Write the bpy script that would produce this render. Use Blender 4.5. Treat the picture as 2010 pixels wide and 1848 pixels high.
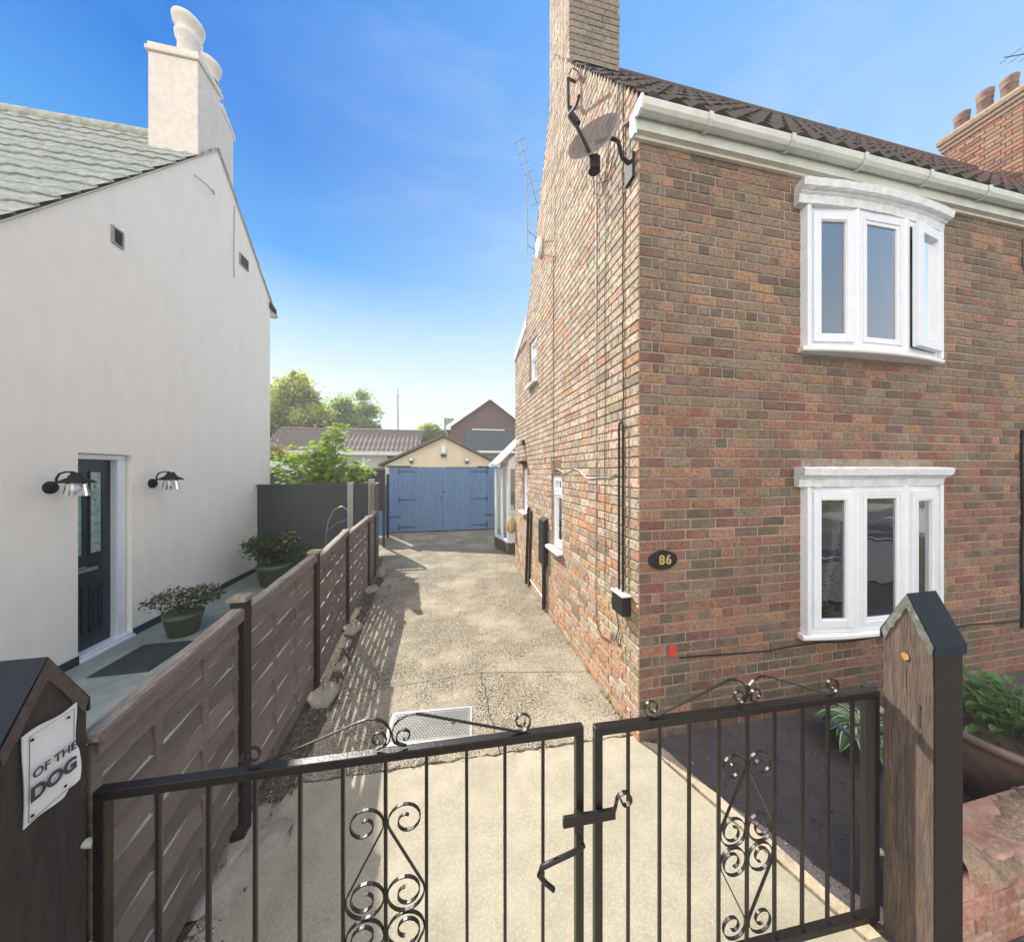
import bpy, math, random
from mathutils import Vector, Matrix
random.seed(7)
R=random.random; U=random.uniform
rad=math.radians
for o in list(bpy.data.objects): bpy.data.objects.remove(o)
S=bpy.context.scene; C=S.collection
# ------------------------------------------------------------ camera
YAW=math.atan(125/620)
cd=bpy.data.cameras.new('camera'); cam=bpy.data.objects.new('camera',cd); C.objects.link(cam)
cam.location=(0,0,2.1); cam.rotation_euler=(rad(90),0,-YAW)
cd.sensor_fit='HORIZONTAL'; cd.sensor_width=36; cd.lens=36*620/2010; cd.clip_start=.05; cd.clip_end=2000
S.camera=cam
# ------------------------------------------------------------ light
AZ=rad(-29.5); EL=rad(40)          # sun azimuth from +Y (negative = to the left)
sd=Vector((math.sin(AZ)*math.cos(EL),math.cos(AZ)*math.cos(EL),math.sin(EL)))
sl=bpy.data.lights.new('sun','SUN'); sl.energy=4.3; sl.angle=rad(.55); sl.color=(1,.93,.82)
so=bpy.data.objects.new('sun',sl); C.objects.link(so); so.rotation_euler=sd.to_track_quat('Z','Y').to_euler()
S.view_settings.view_transform='Standard'; S.view_settings.look='None'; S.view_settings.exposure=1.0; S.view_settings.gamma=1
S.render.resolution_x=1024; S.render.resolution_y=941
W=bpy.data.worlds.new('World'); S.world=W; W.use_nodes=True
nt=W.node_tree; N=nt.nodes; L=nt.links; N.clear()
def nd(t,**k):
    n=N.new(t)
    for a,b in k.items(): setattr(n,a,b)
    return n
def mth(op,a,b=None,c=None,cl=False):
    n=nd('ShaderNodeMath',operation=op,use_clamp=cl)
    for i,v in enumerate((a,b,c)):
        if v is None: continue
        if isinstance(v,(int,float)): n.inputs[i].default_value=v
        else: L.new(v,n.inputs[i])
    return n.outputs[0]
def mix(f,a,b):
    n=nd('ShaderNodeMix',data_type='RGBA')
    for i,v in ((0,f),(6,a),(7,b)):
        if isinstance(v,(int,float)): n.inputs[i].default_value=v
        elif isinstance(v,tuple): n.inputs[i].default_value=(*v,1)
        else: L.new(v,n.inputs[i])
    return n.outputs[2]
def ramp(f,pts):
    n=nd('ShaderNodeValToRGB'); e=n.color_ramp.elements
    while len(e)<len(pts): e.new(.5)
    for q,(p,c) in zip(e,pts): q.position=p; q.color=(*c,1)
    L.new(f,n.inputs[0]); return n.outputs[0]
tc=nd('ShaderNodeTexCoord'); sx=nd('ShaderNodeSeparateXYZ'); L.new(tc.outputs['Generated'],sx.inputs[0])
x,y,z=sx.outputs
sky=nd('ShaderNodeTexSky',sky_type='NISHITA',sun_disc=False); sky.sun_elevation=EL; sky.sun_rotation=AZ; sky.air_density=1.2; sky.dust_density=.4; sky.ozone_density=2
nish=nd('ShaderNodeVectorMath',operation='SCALE'); L.new(sky.outputs[0],nish.inputs[0]); nish.inputs['Scale'].default_value=.09
grad=ramp(z,[(0,(.50,.54,.57)),(.22,(.43,.49,.56)),(.36,(.24,.38,.53)),(.50,(.03,.195,.46)),(.66,(0,.112,.39)),(1,(.0,.10,.37))])
grad2=ramp(z,[(0,(.50,.54,.57)),(.25,(.42,.48,.55)),(.42,(.26,.39,.54)),(.8,(.09,.24,.50)),(1,(.05,.18,.45))])
side=mth('MULTIPLY_ADD',x,1.5,.50,True)
base=mix(side,grad,grad2)
mp=nd('ShaderNodeMapping'); L.new(tc.outputs['Generated'],mp.inputs[0]); mp.inputs['Scale'].default_value=(1.2,2.2,5.5); mp.inputs['Rotation'].default_value=(.2,.35,.3)
ns=nd('ShaderNodeTexNoise'); L.new(mp.outputs[0],ns.inputs['Vector']); ns.inputs['Scale'].default_value=2.2; ns.inputs['Detail'].default_value=9; ns.inputs['Roughness'].default_value=.62; ns.inputs['Distortion'].default_value=.5
wisp=ramp(ns.outputs[0],[(.46,(0,0,0)),(.85,(.38,.38,.38))])
wl=nd('ShaderNodeMath',operation='MULTIPLY'); L.new(wisp,wl.inputs[0]); L.new(mth('MULTIPLY_ADD',x,1.6,.72,True),wl.inputs[1])
base=mix(wl.outputs[0],base,(.36,.43,.52))
lim2=mth('MULTIPLY',mth('SUBTRACT',mth('ABSOLUTE',mth('SUBTRACT',z,.42)),.23),8,None,True)
back=mth('MULTIPLY',mth('MULTIPLY_ADD',y,-1.9,.1,True),mth('MAXIMUM',lim2,mth('MULTIPLY_ADD',x,-2.2,1.0,True)))            # unseen bright cloud, added behind the viewer to fill the shaded walls
ns2=nd('ShaderNodeTexNoise'); L.new(tc.outputs['Generated'],ns2.inputs['Vector']); ns2.inputs['Scale'].default_value=2.4; ns2.inputs['Detail'].default_value=8
cl=ramp(ns2.outputs[0],[(.35,(.4,.4,.4)),(.62,(1,1,1))])
bk=nd('ShaderNodeMath',operation='MULTIPLY'); L.new(back,bk.inputs[0]); L.new(cl,bk.inputs[1])
base=mix(bk.outputs[0],base,(1.75,1.56,1.34))
col=mix(.02,base,nish.outputs[0])
bg=nd('ShaderNodeBackground'); L.new(col,bg.inputs[0]); bg.inputs[1].default_value=1.0
wo=nd('ShaderNodeOutputWorld'); L.new(bg.outputs[0],wo.inputs[0])
# ------------------------------------------------------------ materials
def M(name,col,rough=.8,var=.2,ns=6,bump=.2,bs=60,metal=0,attr=False,col2=None,scale=(1,1,1),spec=.5,fine=0,fs=300,fcol=None,coat=0,detail=6,rot=0,grime=None,gs=1.2,trans=0):
    m=bpy.data.materials.new(name); m.use_nodes=True; t=m.node_tree; n=t.nodes; l=t.links
    b=n['Principled BSDF']; b.inputs['Roughness'].default_value=rough; b.inputs['Metallic'].default_value=metal
    b.inputs['Specular IOR Level'].default_value=spec; b.inputs['Coat Weight'].default_value=coat
    if trans: b.inputs['Subsurface Weight'].default_value=0
    tcn=n.new('ShaderNodeTexCoord'); mpn=n.new('ShaderNodeMapping'); l.new(tcn.outputs['Object'],mpn.inputs[0]); mpn.inputs['Scale'].default_value=scale; mpn.inputs['Rotation'].default_value=(0,0,rot)
    def noise(s,d=detail,r=.6):
        q=n.new('ShaderNodeTexNoise'); q.inputs['Scale'].default_value=s; q.inputs['Detail'].default_value=d; q.inputs['Roughness'].default_value=r; l.new(mpn.outputs[0],q.inputs['Vector']); return q.outputs[0]
    def mx(f,a,bb,bt='MIX'):
        q=n.new('ShaderNodeMix'); q.data_type='RGBA'; q.blend_type=bt
        for i,v in ((0,f),(6,a),(7,bb)):
            if isinstance(v,(int,float)): q.inputs[i].default_value=v
            elif isinstance(v,tuple): q.inputs[i].default_value=(*v[:3],1)
            else: l.new(v,q.inputs[i])
        return q.outputs[2]
    def rp(f,a,b2,lo=.3,hi=.7):
        q=n.new('ShaderNodeMapRange'); q.inputs[1].default_value=lo; q.inputs[2].default_value=hi; q.inputs[3].default_value=a; q.inputs[4].default_value=b2; l.new(f,q.inputs[0]); return q.outputs[0]
    if attr:
        a=n.new('ShaderNodeAttribute'); a.attribute_name='Col'; c=a.outputs['Color']
    else: c=tuple(col)
    if col2: c=mx(rp(noise(ns),0,1,.38,.62),c,tuple(col2))
    if var:
        q=n.new('ShaderNodeVectorMath'); q.operation='SCALE'
        if isinstance(c,tuple): q.inputs[0].default_value=c[:3]
        else: l.new(c,q.inputs[0])
        l.new(rp(noise(ns*2.3+.7),1-var,1+var),q.inputs['Scale']); c=q.outputs[0]
    if fine:
        c=mx(rp(noise(fs,2,.5),0,fine,.48,.62),c,tuple(fcol) if fcol else (.02,.02,.02))
    if grime: c=mx(rp(noise(gs,8,.65),0,grime[1],.47,.66),c,tuple(grime[0]))
    if isinstance(c,tuple): b.inputs['Base Color'].default_value=(*c[:3],1)
    else: l.new(c,b.inputs['Base Color'])
    if bump:
        bn=n.new('ShaderNodeBump'); bn.inputs['Strength'].default_value=bump; bn.inputs['Distance'].default_value=.01; l.new(noise(bs,8,.6),bn.inputs['Height']); l.new(bn.outputs[0],b.inputs['Normal'])
    return m
def glass(name,tint=(.9,.95,1),mirror=.0,rough=.0,clear=1.0):
    m=bpy.data.materials.new(name); m.use_nodes=True; t=m.node_tree; n=t.nodes; l=t.links; n.clear()
    o=n.new('ShaderNodeOutputMaterial'); mxn=n.new('ShaderNodeMixShader'); g=n.new('ShaderNodeBsdfGlossy'); tr=n.new('ShaderNodeBsdfTransparent')
    g.inputs['Roughness'].default_value=rough; g.inputs['Color'].default_value=(1,1,1,1); tr.inputs['Color'].default_value=(*[q*clear for q in tint],1)
    f=n.new('ShaderNodeFresnel'); f.inputs[0].default_value=1.52; ad=n.new('ShaderNodeMath'); ad.operation='MULTIPLY_ADD'; ad.use_clamp=True
    ad.inputs[1].default_value=2.0; ad.inputs[2].default_value=mirror; l.new(f.outputs[0],ad.inputs[0]); l.new(ad.outputs[0],mxn.inputs[0]); l.new(tr.outputs[0],mxn.inputs[1]); l.new(g.outputs[0],mxn.inputs[2])
    tcn=n.new('ShaderNodeTexCoord'); q=n.new('ShaderNodeTexNoise'); q.inputs['Scale'].default_value=3.2; q.inputs['Detail'].default_value=1; l.new(tcn.outputs['Object'],q.inputs['Vector'])
    bn=n.new('ShaderNodeBump'); bn.inputs['Strength'].default_value=.16; bn.inputs['Distance'].default_value=.02; l.new(q.outputs[0],bn.inputs['Height']); l.new(bn.outputs[0],g.inputs['Normal'])
    l.new(mxn.outputs[0],o.inputs[0]); return m
def leafmat(name,attr=True,col=(.1,.2,.03),tr=.45):
    m=bpy.data.materials.new(name); m.use_nodes=True; t=m.node_tree; n=t.nodes; l=t.links
    b=n['Principled BSDF']; b.inputs['Roughness'].default_value=.65; b.inputs['Specular IOR Level'].default_value=.18
    a=n.new('ShaderNodeAttribute'); a.attribute_name='Col'; l.new(a.outputs[0],b.inputs['Base Color'])
    tl=n.new('ShaderNodeBsdfTranslucent'); s=n.new('ShaderNodeVectorMath'); s.operation='MULTIPLY'; l.new(a.outputs[0],s.inputs[0]); s.inputs[1].default_value=(1.9,1.9,.9); l.new(s.outputs[0],tl.inputs[0])
    q=n.new('ShaderNodeMixShader'); q.inputs[0].default_value=tr; l.new(b.outputs[0],q.inputs[1]); l.new(tl.outputs[0],q.inputs[2]); l.new(q.outputs[0],n['Material Output'].inputs[0]); return m
m_brick=M('brick',(0,0,0),.92,.28,22,.5,95,attr=True,fine=.55,fs=42,fcol=(.085,.062,.050),grime=((.24,.195,.145),.5),gs=4.5)
m_mortar=M('mortar',(.31,.255,.20),.95,.25,9,.5,120,col2=(.21,.17,.13),grime=((.42,.37,.30),.7),gs=1.6)
m_render=M('white_render',(.90,.84,.755),.92,.03,2.5,.25,90,grime=((.70,.66,.58),.10),gs=2,scale=(1,1,.4))
m_plinth=M('plinth_paint',(.03,.045,.05),.6,.3,5,.15,60)
m_upvc=M('white_plastic',(.76,.80,.86),.32,.03,3,.02,30,grime=((.50,.52,.50),.10),gs=9)
m_upvc2=M('aged_white_plastic',(.60,.63,.57),.45,.07,4,.04,40,grime=((.33,.36,.30),.3),gs=4)
m_stonepaint=M('painted_stone',(.72,.76,.79),.75,.10,9,.35,55,grime=((.34,.35,.33),.28),gs=12)
m_soffit=M('cream_soffit',(.62,.60,.50),.7,.1,5,.1,40)
m_glass=glass('window_glass',(.85,.92,.95),.10)
m_skyglass=glass('upper_window_glass',(.35,.5,.62),.22)
m_jar=glass('clear_lamp_glass',(.95,.97,1),.05)
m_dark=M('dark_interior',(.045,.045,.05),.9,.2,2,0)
m_cream=M('curtain_cloth',(.62,.66,.68),.9,.08,5,.1,30)
m_blackpl=M('black_plastic',(.022,.020,.020),.7,.25,8,.08,50,spec=.2)
m_iron=M('black_gloss_paint',(.007,.006,.0055),.38,.3,20,.18,70,spec=.4,grime=((.030,.018,.012),.3),gs=30)
m_tile=M('clay_pantile',(.085,.05,.04),.85,.35,9,.4,50,col2=(.065,.06,.045),grime=((.09,.10,.05),.4),gs=3)
m_tile2=M('grey_pantile',(.40,.42,.38),.75,.3,9,.4,50,col2=(.30,.33,.29),grime=((.5,.5,.44),.4),gs=4)  # tiles lightened to stand in for the sun's veil over the left roof
m_tile3=M('brown_roof_tile',(.16,.13,.11),.8,.3,6,.3,40)
m_tile4=M('green_grey_roof_tile',(.15,.17,.12),.85,.3,6,.3,40)
m_slate=M('dark_blue_slate',(.04,.055,.06),.7,.3,6,.3,40)
m_wood=M('weathered_fence_wood',(.19,.155,.14),.9,.18,9,.4,60,col2=(.14,.113,.10),scale=(1.1,1.1,7),grime=((.2,.19,.16),.35),gs=2)
m_woodtop=M('weathered_rail_wood',(.30,.26,.20),.9,.3,14,.5,60,col2=(.19,.16,.125),scale=(3,.6,3))
m_post=M('dark_brown_post_wood',(.015,.010,.008),.8,.3,12,.5,60,scale=(3,3,.5))  # base darkened to hold the shade on the gatepost's street side
m_conc=M('rough_concrete',(.37,.335,.25),.95,.16,2.2,.6,180,fine=.45,fs=70,fcol=(.50,.46,.35),grime=((.27,.24,.175),.45),gs=1.3)
m_path=M('grey_green_path_concrete',(.22,.26,.24),.95,.15,3,.3,90,grime=((.12,.14,.12),.4),gs=2)
m_cpost=M('concrete_post',(.33,.34,.31),.9,.12,5,.2,70)
m_lump=M('cement_lump',(.30,.27,.22),.95,.2,8,.5,45)
m_dirt=M('dark_soil',(.05,.042,.033),1,.5,20,.8,50,col2=(.11,.09,.06))
m_tarmac=M('dark_tarmac',(.080,.070,.074),.95,.3,4,.9,160,fine=.55,fs=90,fcol=(.15,.14,.13),grime=((.11,.10,.09),.5),gs=3)
m_road=M('road_asphalt',(.075,.075,.078),.9,.15,3,.3,150)
m_pave=M('pavement_slab',(.30,.28,.25),.9,.15,3,.3,90)
m_line=M('road_paint',(.75,.75,.72),.7,.1,8,.1,60)
m_kerb=M('old_concrete_edging',(.45,.37,.26),.95,.2,12,.7,60,grime=((.2,.17,.12),.5),gs=6)
m_lead=M('bitumen_post_cap',(.004,.010,.020),.8,.25,14,.25,40)
m_blue=M('blue_door_paint',(.10,.26,.49),.6,.08,5,.12,40,grime=((.08,.17,.33),.4),gs=1.5,scale=(1,1,.35))
m_cream2=M('cream_wall_paint',(.74,.66,.50),.9,.05,4,.15,60,grime=((.5,.45,.33),.3),gs=2.5)
m_blackdoor=M('dark_door_paint',(.022,.03,.034),.3,.15,4,.03,30)
m_terra=M('brown_glazed_clay',(.17,.115,.09),.55,.2,5,.2,30,grime=((.22,.18,.15),.3),gs=4)
m_trough=M('blue_grey_pot',(.10,.13,.17),.6,.15,5,.1,30)
m_greenpot=M('green_clay_pot',(.09,.115,.07),.7,.2,5,.2,30)
m_chim=M('pale_chimney_brick',(.70,.66,.60),.9,.1,6,.3,50,grime=((.6,.55,.5),.3),gs=3)  # brick colour whitened in place of the flare veil on the left chimney
m_chipot=M('chimney_pot_clay',(.20,.12,.09),.8,.25,6,.3,40)
m_alu=M('grey_aluminium',(.4,.4,.4),.45,.1,8,.05,60,metal=.8)
m_dish=M('dish_mesh_metal',(.095,.07,.065),.6,.2,10,.1,60)
def mesh_metal():
    m=bpy.data.materials.new('perforated_dish_metal'); m.use_nodes=True; n=m.node_tree.nodes; l=m.node_tree.links; b=n['Principled BSDF']; b.inputs['Base Color'].default_value=(.11,.085,.075,1); b.inputs['Roughness'].default_value=.7
    tr=n.new('ShaderNodeBsdfTransparent'); q=n.new('ShaderNodeMixShader'); q.inputs[0].default_value=.14; l.new(b.outputs[0],q.inputs[1]); l.new(tr.outputs[0],q.inputs[2]); l.new(q.outputs[0],n['Material Output'].inputs[0]); return m
m_perf=mesh_metal()
m_leaf=leafmat('leaf_green'); m_bark=M('bark',(.10,.08,.055),.95,.3,12,.6,30,scale=(1,1,.3))
m_white=M('white_gloss',(.82,.83,.83),.4,.03,3,.02,30)
m_red=M('red_paint_splash',(.50,.055,.03),.6,.25,12,.2,60)
m_gold=M('gold_numerals',(.55,.42,.16),.4,.1,8,.05,60,metal=.4)
m_text=M('dark_grey_lettering',(.05,.045,.05),.7,.3,30,.02,60)
m_signw=M('dirty_white_sign',(.74,.77,.78),.5,.04,5,.03,40,grime=((.45,.47,.46),.35),gs=8)
m_weed=None
m_bag=M('straw_peg_bag',(.45,.36,.17),.9,.2,20,.4,60)
m_curt2=M('lampshade_linen',(.82,.68,.48),.9,.05,5,.05,40)
m_silver=M('silver_tinsel',(.5,.55,.58),.4,.2,30,.2,60)
m_clay=M('pink_painted_masonry',(.40,.20,.15),.95,.25,7,.8,35,col2=(.48,.34,.27),grime=((.10,.075,.06),.55),gs=6)
m_cope=M('rough_cement_coping',(.42,.29,.19),.95,.35,22,1.0,55,fine=.4,fs=120,fcol=(.18,.13,.10),grime=((.10,.085,.07),.75),gs=8)
m_plate=M('galvanised_tread_plate',(.17,.178,.165),.5,.12,9,.1,60,metal=.25,grime=((.3,.27,.2),.4),gs=5)
m_hinge=M('dark_blue_iron',(.022,.06,.12),.5,.2,8,.1,40)
m_mat=M('dark_rubber_mat',(.03,.045,.045),.95,.3,40,.6,160)
m_gravel=M('mixed_gravel',(0,0,0),.95,.2,30,.3,60,attr=True)
# aggregate
def agg():
    m=bpy.data.materials.new('exposed_aggregate'); m.use_nodes=True; t=m.node_tree; n=t.nodes; l=t.links; b=n['Principled BSDF']; b.inputs['Roughness'].default_value=.95; b.inputs['Specular IOR Level'].default_value=.2
    tcn=n.new('ShaderNodeTexCoord'); v=n.new('ShaderNodeTexVoronoi'); v.inputs['Scale'].default_value=66; l.new(tcn.outputs['Object'],v.inputs['Vector'])
    r=n.new('ShaderNodeValToRGB'); e=r.color_ramp.elements; e[0].position=0; e[0].color=(.37,.34,.26,1); e[1].position=1; e[1].color=(.52,.47,.36,1)
    for p,cc in ((.30,(.48,.45,.35)),(.55,(.33,.29,.215)),(.8,(.42,.33,.24))): q=e.new(p); q.color=(*cc,1)
    sp=n.new('ShaderNodeSeparateColor'); l.new(v.outputs['Color'],sp.inputs[0]); l.new(sp.outputs[0],r.inputs[0])
    v2=n.new('ShaderNodeTexVoronoi'); v2.feature='DISTANCE_TO_EDGE'; v2.inputs['Scale'].default_value=66; l.new(tcn.outputs['Object'],v2.inputs['Vector'])
    mr=n.new('ShaderNodeMapRange'); mr.inputs[1].default_value=.02; mr.inputs[2].default_value=.20; mr.inputs[3].default_value=.10; mr.inputs[4].default_value=1.0; l.new(v2.outputs[0],mr.inputs[0])
    q=n.new('ShaderNodeTexNoise'); q.inputs['Scale'].default_value=1.3; q.inputs['Detail'].default_value=9; q.inputs['Roughness'].default_value=.65; l.new(tcn.outputs['Object'],q.inputs['Vector'])
    # where cement laitance still covers the stones, the dark gaps close
    cov=n.new('ShaderNodeMapRange'); cov.inputs[1].default_value=.46; cov.inputs[2].default_value=.62; cov.inputs[3].default_value=0; cov.inputs[4].default_value=.55; l.new(q.outputs[0],cov.inputs[0])
    s=n.new('ShaderNodeVectorMath'); s.operation='SCALE'; l.new(r.outputs[0],s.inputs[0]); l.new(mr.outputs[0],s.inputs['Scale'])
    mx=n.new('ShaderNodeMix'); mx.data_type='RGBA'; l.new(cov.outputs[0],mx.inputs[0]); l.new(s.outputs[0],mx.inputs[6]); mx.inputs[7].default_value=(.44,.40,.30,1)
    q2=n.new('ShaderNodeTexNoise'); q2.inputs['Scale'].default_value=4.2; q2.inputs['Detail'].default_value=7; l.new(tcn.outputs['Object'],q2.inputs['Vector'])
    m2=n.new('ShaderNodeMapRange'); m2.inputs[1].default_value=.3; m2.inputs[2].default_value=.7; m2.inputs[3].default_value=.90; m2.inputs[4].default_value=1.09; l.new(q2.outputs[0],m2.inputs[0])
    s2=n.new('ShaderNodeVectorMath'); s2.operation='SCALE'; l.new(mx.outputs[2],s2.inputs[0]); l.new(m2.outputs[0],s2.inputs['Scale']); l.new(s2.outputs[0],b.inputs['Base Color'])
    bn=n.new('ShaderNodeBump'); bn.inputs['Strength'].default_value=.9; bn.inputs['Distance'].default_value=.006; l.new(v2.outputs[0],bn.inputs['Height']); l.new(bn.outputs[0],b.inputs['Normal']); return m
m_agg=agg()
# ------------------------------------------------------------ mesh helpers
ROOT={}
def fin(o,parent):
    C.objects.link(o)
    if parent is not None:
        o.parent=parent; ROOT[o.name]=ROOT[parent.name]
    return o
def thing(name,label,cat,loc=(0,0,0),group=None):
    o=bpy.data.objects.new(name,None); o.empty_display_size=.2; C.objects.link(o); o.location=loc; o['label']=label; o['category']=cat
    if group: o['group']=group
    ROOT[o.name]=Vector(loc); return o
def tag(o,label,cat,group=None,kind=None):
    if label: o['label']=label
    if cat: o['category']=cat
    if group: o['group']=group
    if kind: o['kind']=kind
    return o
class MB:
    def __init__(s): s.v=[]; s.f=[]; s.c=[]; s.sm=[]; s.usecol=False
    def add(s,vs,fs,col=None,smooth=False):
        b=len(s.v); s.v+= [tuple(q) for q in vs]
        for f in fs: s.f.append(tuple(b+i for i in f)); s.c.append(col or (.5,.5,.5)); s.sm.append(smooth)
        if col: s.usecol=True
        return s
    def box(s,x0,x1,y0,y1,z0,z1,col=None): return s.ob((0,0,0),(1,0,0),(0,1,0),(0,0,1),x0,x1,y0,y1,z0,z1,col)
    def ob(s,O,A,B,D,a0,a1,b0,b1,d0,d1,col=None):
        O,A,B,D=map(Vector,(O,A,B,D)); P=[O+A*a+B*b+D*d for d in (d0,d1) for b in (b0,b1) for a in (a0,a1)]
        return s.add(P,[(0,2,3,1),(4,5,7,6),(0,1,5,4),(2,6,7,3),(0,4,6,2),(1,3,7,5)],col)
    def quad(s,*p,col=None): return s.add(p,[tuple(range(len(p)))],col)
    def prism(s,pts,off,col=None):
        off=Vector(off); n=len(pts); a=[Vector(p) for p in pts]; b=[p+off for p in a]
        return s.add(a+b,[tuple(range(n))[::-1],tuple(range(n,2*n))]+[(i,(i+1)%n,n+(i+1)%n,n+i) for i in range(n)],col)
    def tube(s,pts,r,n=8,cap=True,col=None):
        pts=[Vector(p) for p in pts]; rr=r if isinstance(r,(list,tuple)) else [r]*len(pts); V=[]; last=None
        for i,p in enumerate(pts):
            d=(pts[min(i+1,len(pts)-1)]-pts[max(i-1,0)]).normalized()
            if last is None: u=d.orthogonal().normalized()
            else: u=(last-d*last.dot(d)); u=u.normalized() if u.length>1e-6 else d.orthogonal().normalized()
            last=u; w=d.cross(u)
            for k in range(n): a=2*math.pi*k/n; V.append(p+(u*math.cos(a)+w*math.sin(a))*rr[i])
        F=[(i*n+k,i*n+(k+1)%n,(i+1)*n+(k+1)%n,(i+1)*n+k) for i in range(len(pts)-1) for k in range(n)]
        s.add(V,F,col,True)
        if cap: s.add(V[:n],[tuple(range(n))[::-1]],col); s.add(V[-n:],[tuple(range(n))],col)
        return s
    def lathe(s,prof,c=(0,0,0),n=24,axis=(0,0,1),col=None,smooth=True):
        ax=Vector(axis).normalized(); u=ax.orthogonal().normalized(); w=ax.cross(u); c=Vector(c); V=[]
        for r,h in prof:
            for k in range(n): a=2*math.pi*k/n; V.append(c+ax*h+(u*math.cos(a)+w*math.sin(a))*r)
        return s.add(V,[(i*n+k,i*n+(k+1)%n,(i+1)*n+(k+1)%n,(i+1)*n+k) for i in range(len(prof)-1) for k in range(n)],col,smooth)
    def ribbon(s,pts,nrm,w,t):
        """flat bar: pts centreline, bar width w along nrm, thickness t in plane"""
        nrm=Vector(nrm).normalized(); pts=[Vector(p) for p in pts]; V=[]
        for i,p in enumerate(pts):
            d=(pts[min(i+1,len(pts)-1)]-pts[max(i-1,0)]).normalized(); q=d.cross(nrm).normalized()
            for a,b in ((-1,-1),(1,-1),(1,1),(-1,1)): V.append(p+nrm*(a*w/2)+q*(b*t/2))
        F=[(i*4+k,i*4+(k+1)%4,(i+1)*4+(k+1)%4,(i+1)*4+k) for i in range(len(pts)-1) for k in range(4)]
        s.add(V,F); s.add(V[:4],[(0,1,2,3)]); s.add(V[-4:],[(3,2,1,0)]); return s
    def build(s,name,mat,parent=None,bevel=0,loc=None):
        me=bpy.data.meshes.new(name); off=ROOT[parent.name] if parent is not None else Vector(loc or (0,0,0))
        me.from_pydata([tuple(Vector(v)-off) for v in s.v],[],s.f)
        me.materials.append(mat)
        me.polygons.foreach_set('use_smooth',s.sm)
        if s.usecol:
            ca=me.color_attributes.new('Col','FLOAT_COLOR','CORNER'); d=[]
            for p,c in zip(me.polygons,s.c): d+= [c[0],c[1],c[2],1]*len(p.vertices)
            ca.data.foreach_set('color',d)
        me.update()
        o=bpy.data.objects.new(name,me); fin(o,parent)
        if parent is None: o.location=off; ROOT[o.name]=off
        if bevel:
            b=o.modifiers.new('bevel','BEVEL'); b.width=bevel; b.segments=2; b.limit_method='ANGLE'; b.harden_normals=False
        return o
def struct(mb,name,mat): o=mb.build(name,mat); o['kind']='structure'; return o
def hsh(*a):
    v=math.sin(sum(q*k for q,k in zip(a,(12.9898,78.233,37.719))))*43758.5453; return v-math.floor(v)
def copy_tree(o,loc=None,label=None,group=None,rot=None):
    r=o.copy(); C.objects.link(r)
    if loc is not None: r.location=loc
    if rot is not None: r.rotation_euler=rot
    if label: r['label']=label
    if group: r['group']=group
    for ch in o.children:
        c=ch.copy(); C.objects.link(c); c.parent=r
        for g in ch.children: d=g.copy(); C.objects.link(d); d.parent=c
    return r
# ------------------------------------------------------------ brickwork
def pick(pal):
    t=R()*sum(w for w,_ in pal)
    for w,c in pal:
        t-=w
        if t<=0: break
    k=U(.74,1.0); return tuple(max(0,q*k*U(.94,1.06)) for q in c)
RED=[(3,(.275,.125,.085)),(3,(.32,.16,.105)),(2,(.37,.20,.13)),(1.6,(.215,.095,.075)),(.8,(.22,.155,.105)),(.25,(.15,.11,.085))]
TAN=[(2.2,(.37,.215,.125)),(3,(.27,.195,.13)),(3,(.245,.18,.125)),(2,(.29,.185,.12)),(.8,(.19,.15,.115)),(.8,(.22,.14,.105))]
DRK=[(3,(.15,.11,.08)),(2,(.185,.125,.09)),(1.8,(.21,.115,.08)),(1.2,(.155,.125,.09))]
def vn(u,z,k=0):
    iu,iz=math.floor(u),math.floor(z); fu,fz=u-iu,z-iz; fu=fu*fu*(3-2*fu); fz=fz*fz*(3-2*fz)
    g_=lambda a_,b_: hsh(a_*1.3+k,b_*2.1+k)
    return (g_(iu,iz)*(1-fu)+g_(iu+1,iz)*fu)*(1-fz)+(g_(iu,iz+1)*(1-fu)+g_(iu+1,iz+1)*fu)*fz
def soften(c,m_,k): return tuple(q*(1-k)+w*k for q,w in zip(c,m_))
def pal_front(u,z):
    t=min(1,max(0,(z-1.7)/1.5)); q=vn(u*1.6,z*2.2,3)
    if z<.55 or (u>4.3 and z<2.6): t2=.55*q+.25
    elif u>2.4 and z<.75: t2=.6
    else: t2=.16*q
    if vn(u*2.4,z*3.1,17)>.70: t2=.75
    if R()<t2: return DRK
    return TAN if R()<(.06+.88*t)*(.6+.7*q) else RED
BUF=[(3,(.62,.50,.37)),(3,(.57,.46,.345)),(2,(.62,.45,.325)),(1.2,(.52,.39,.29)),(.6,(.42,.35,.26)),(.4,(.55,.32,.2))]
ORG=[(3,(.58,.31,.17)),(3,(.56,.36,.23)),(2,(.52,.40,.28)),(1.0,(.40,.30,.21)),(.5,(.3,.25,.18))]
def pal_side(u,z): return ORG if R()<max(.08,min(.85,(2.2-z)/2.0+.9*(vn(u*1.5,z*1.5,8)-.5))) else BUF
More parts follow.
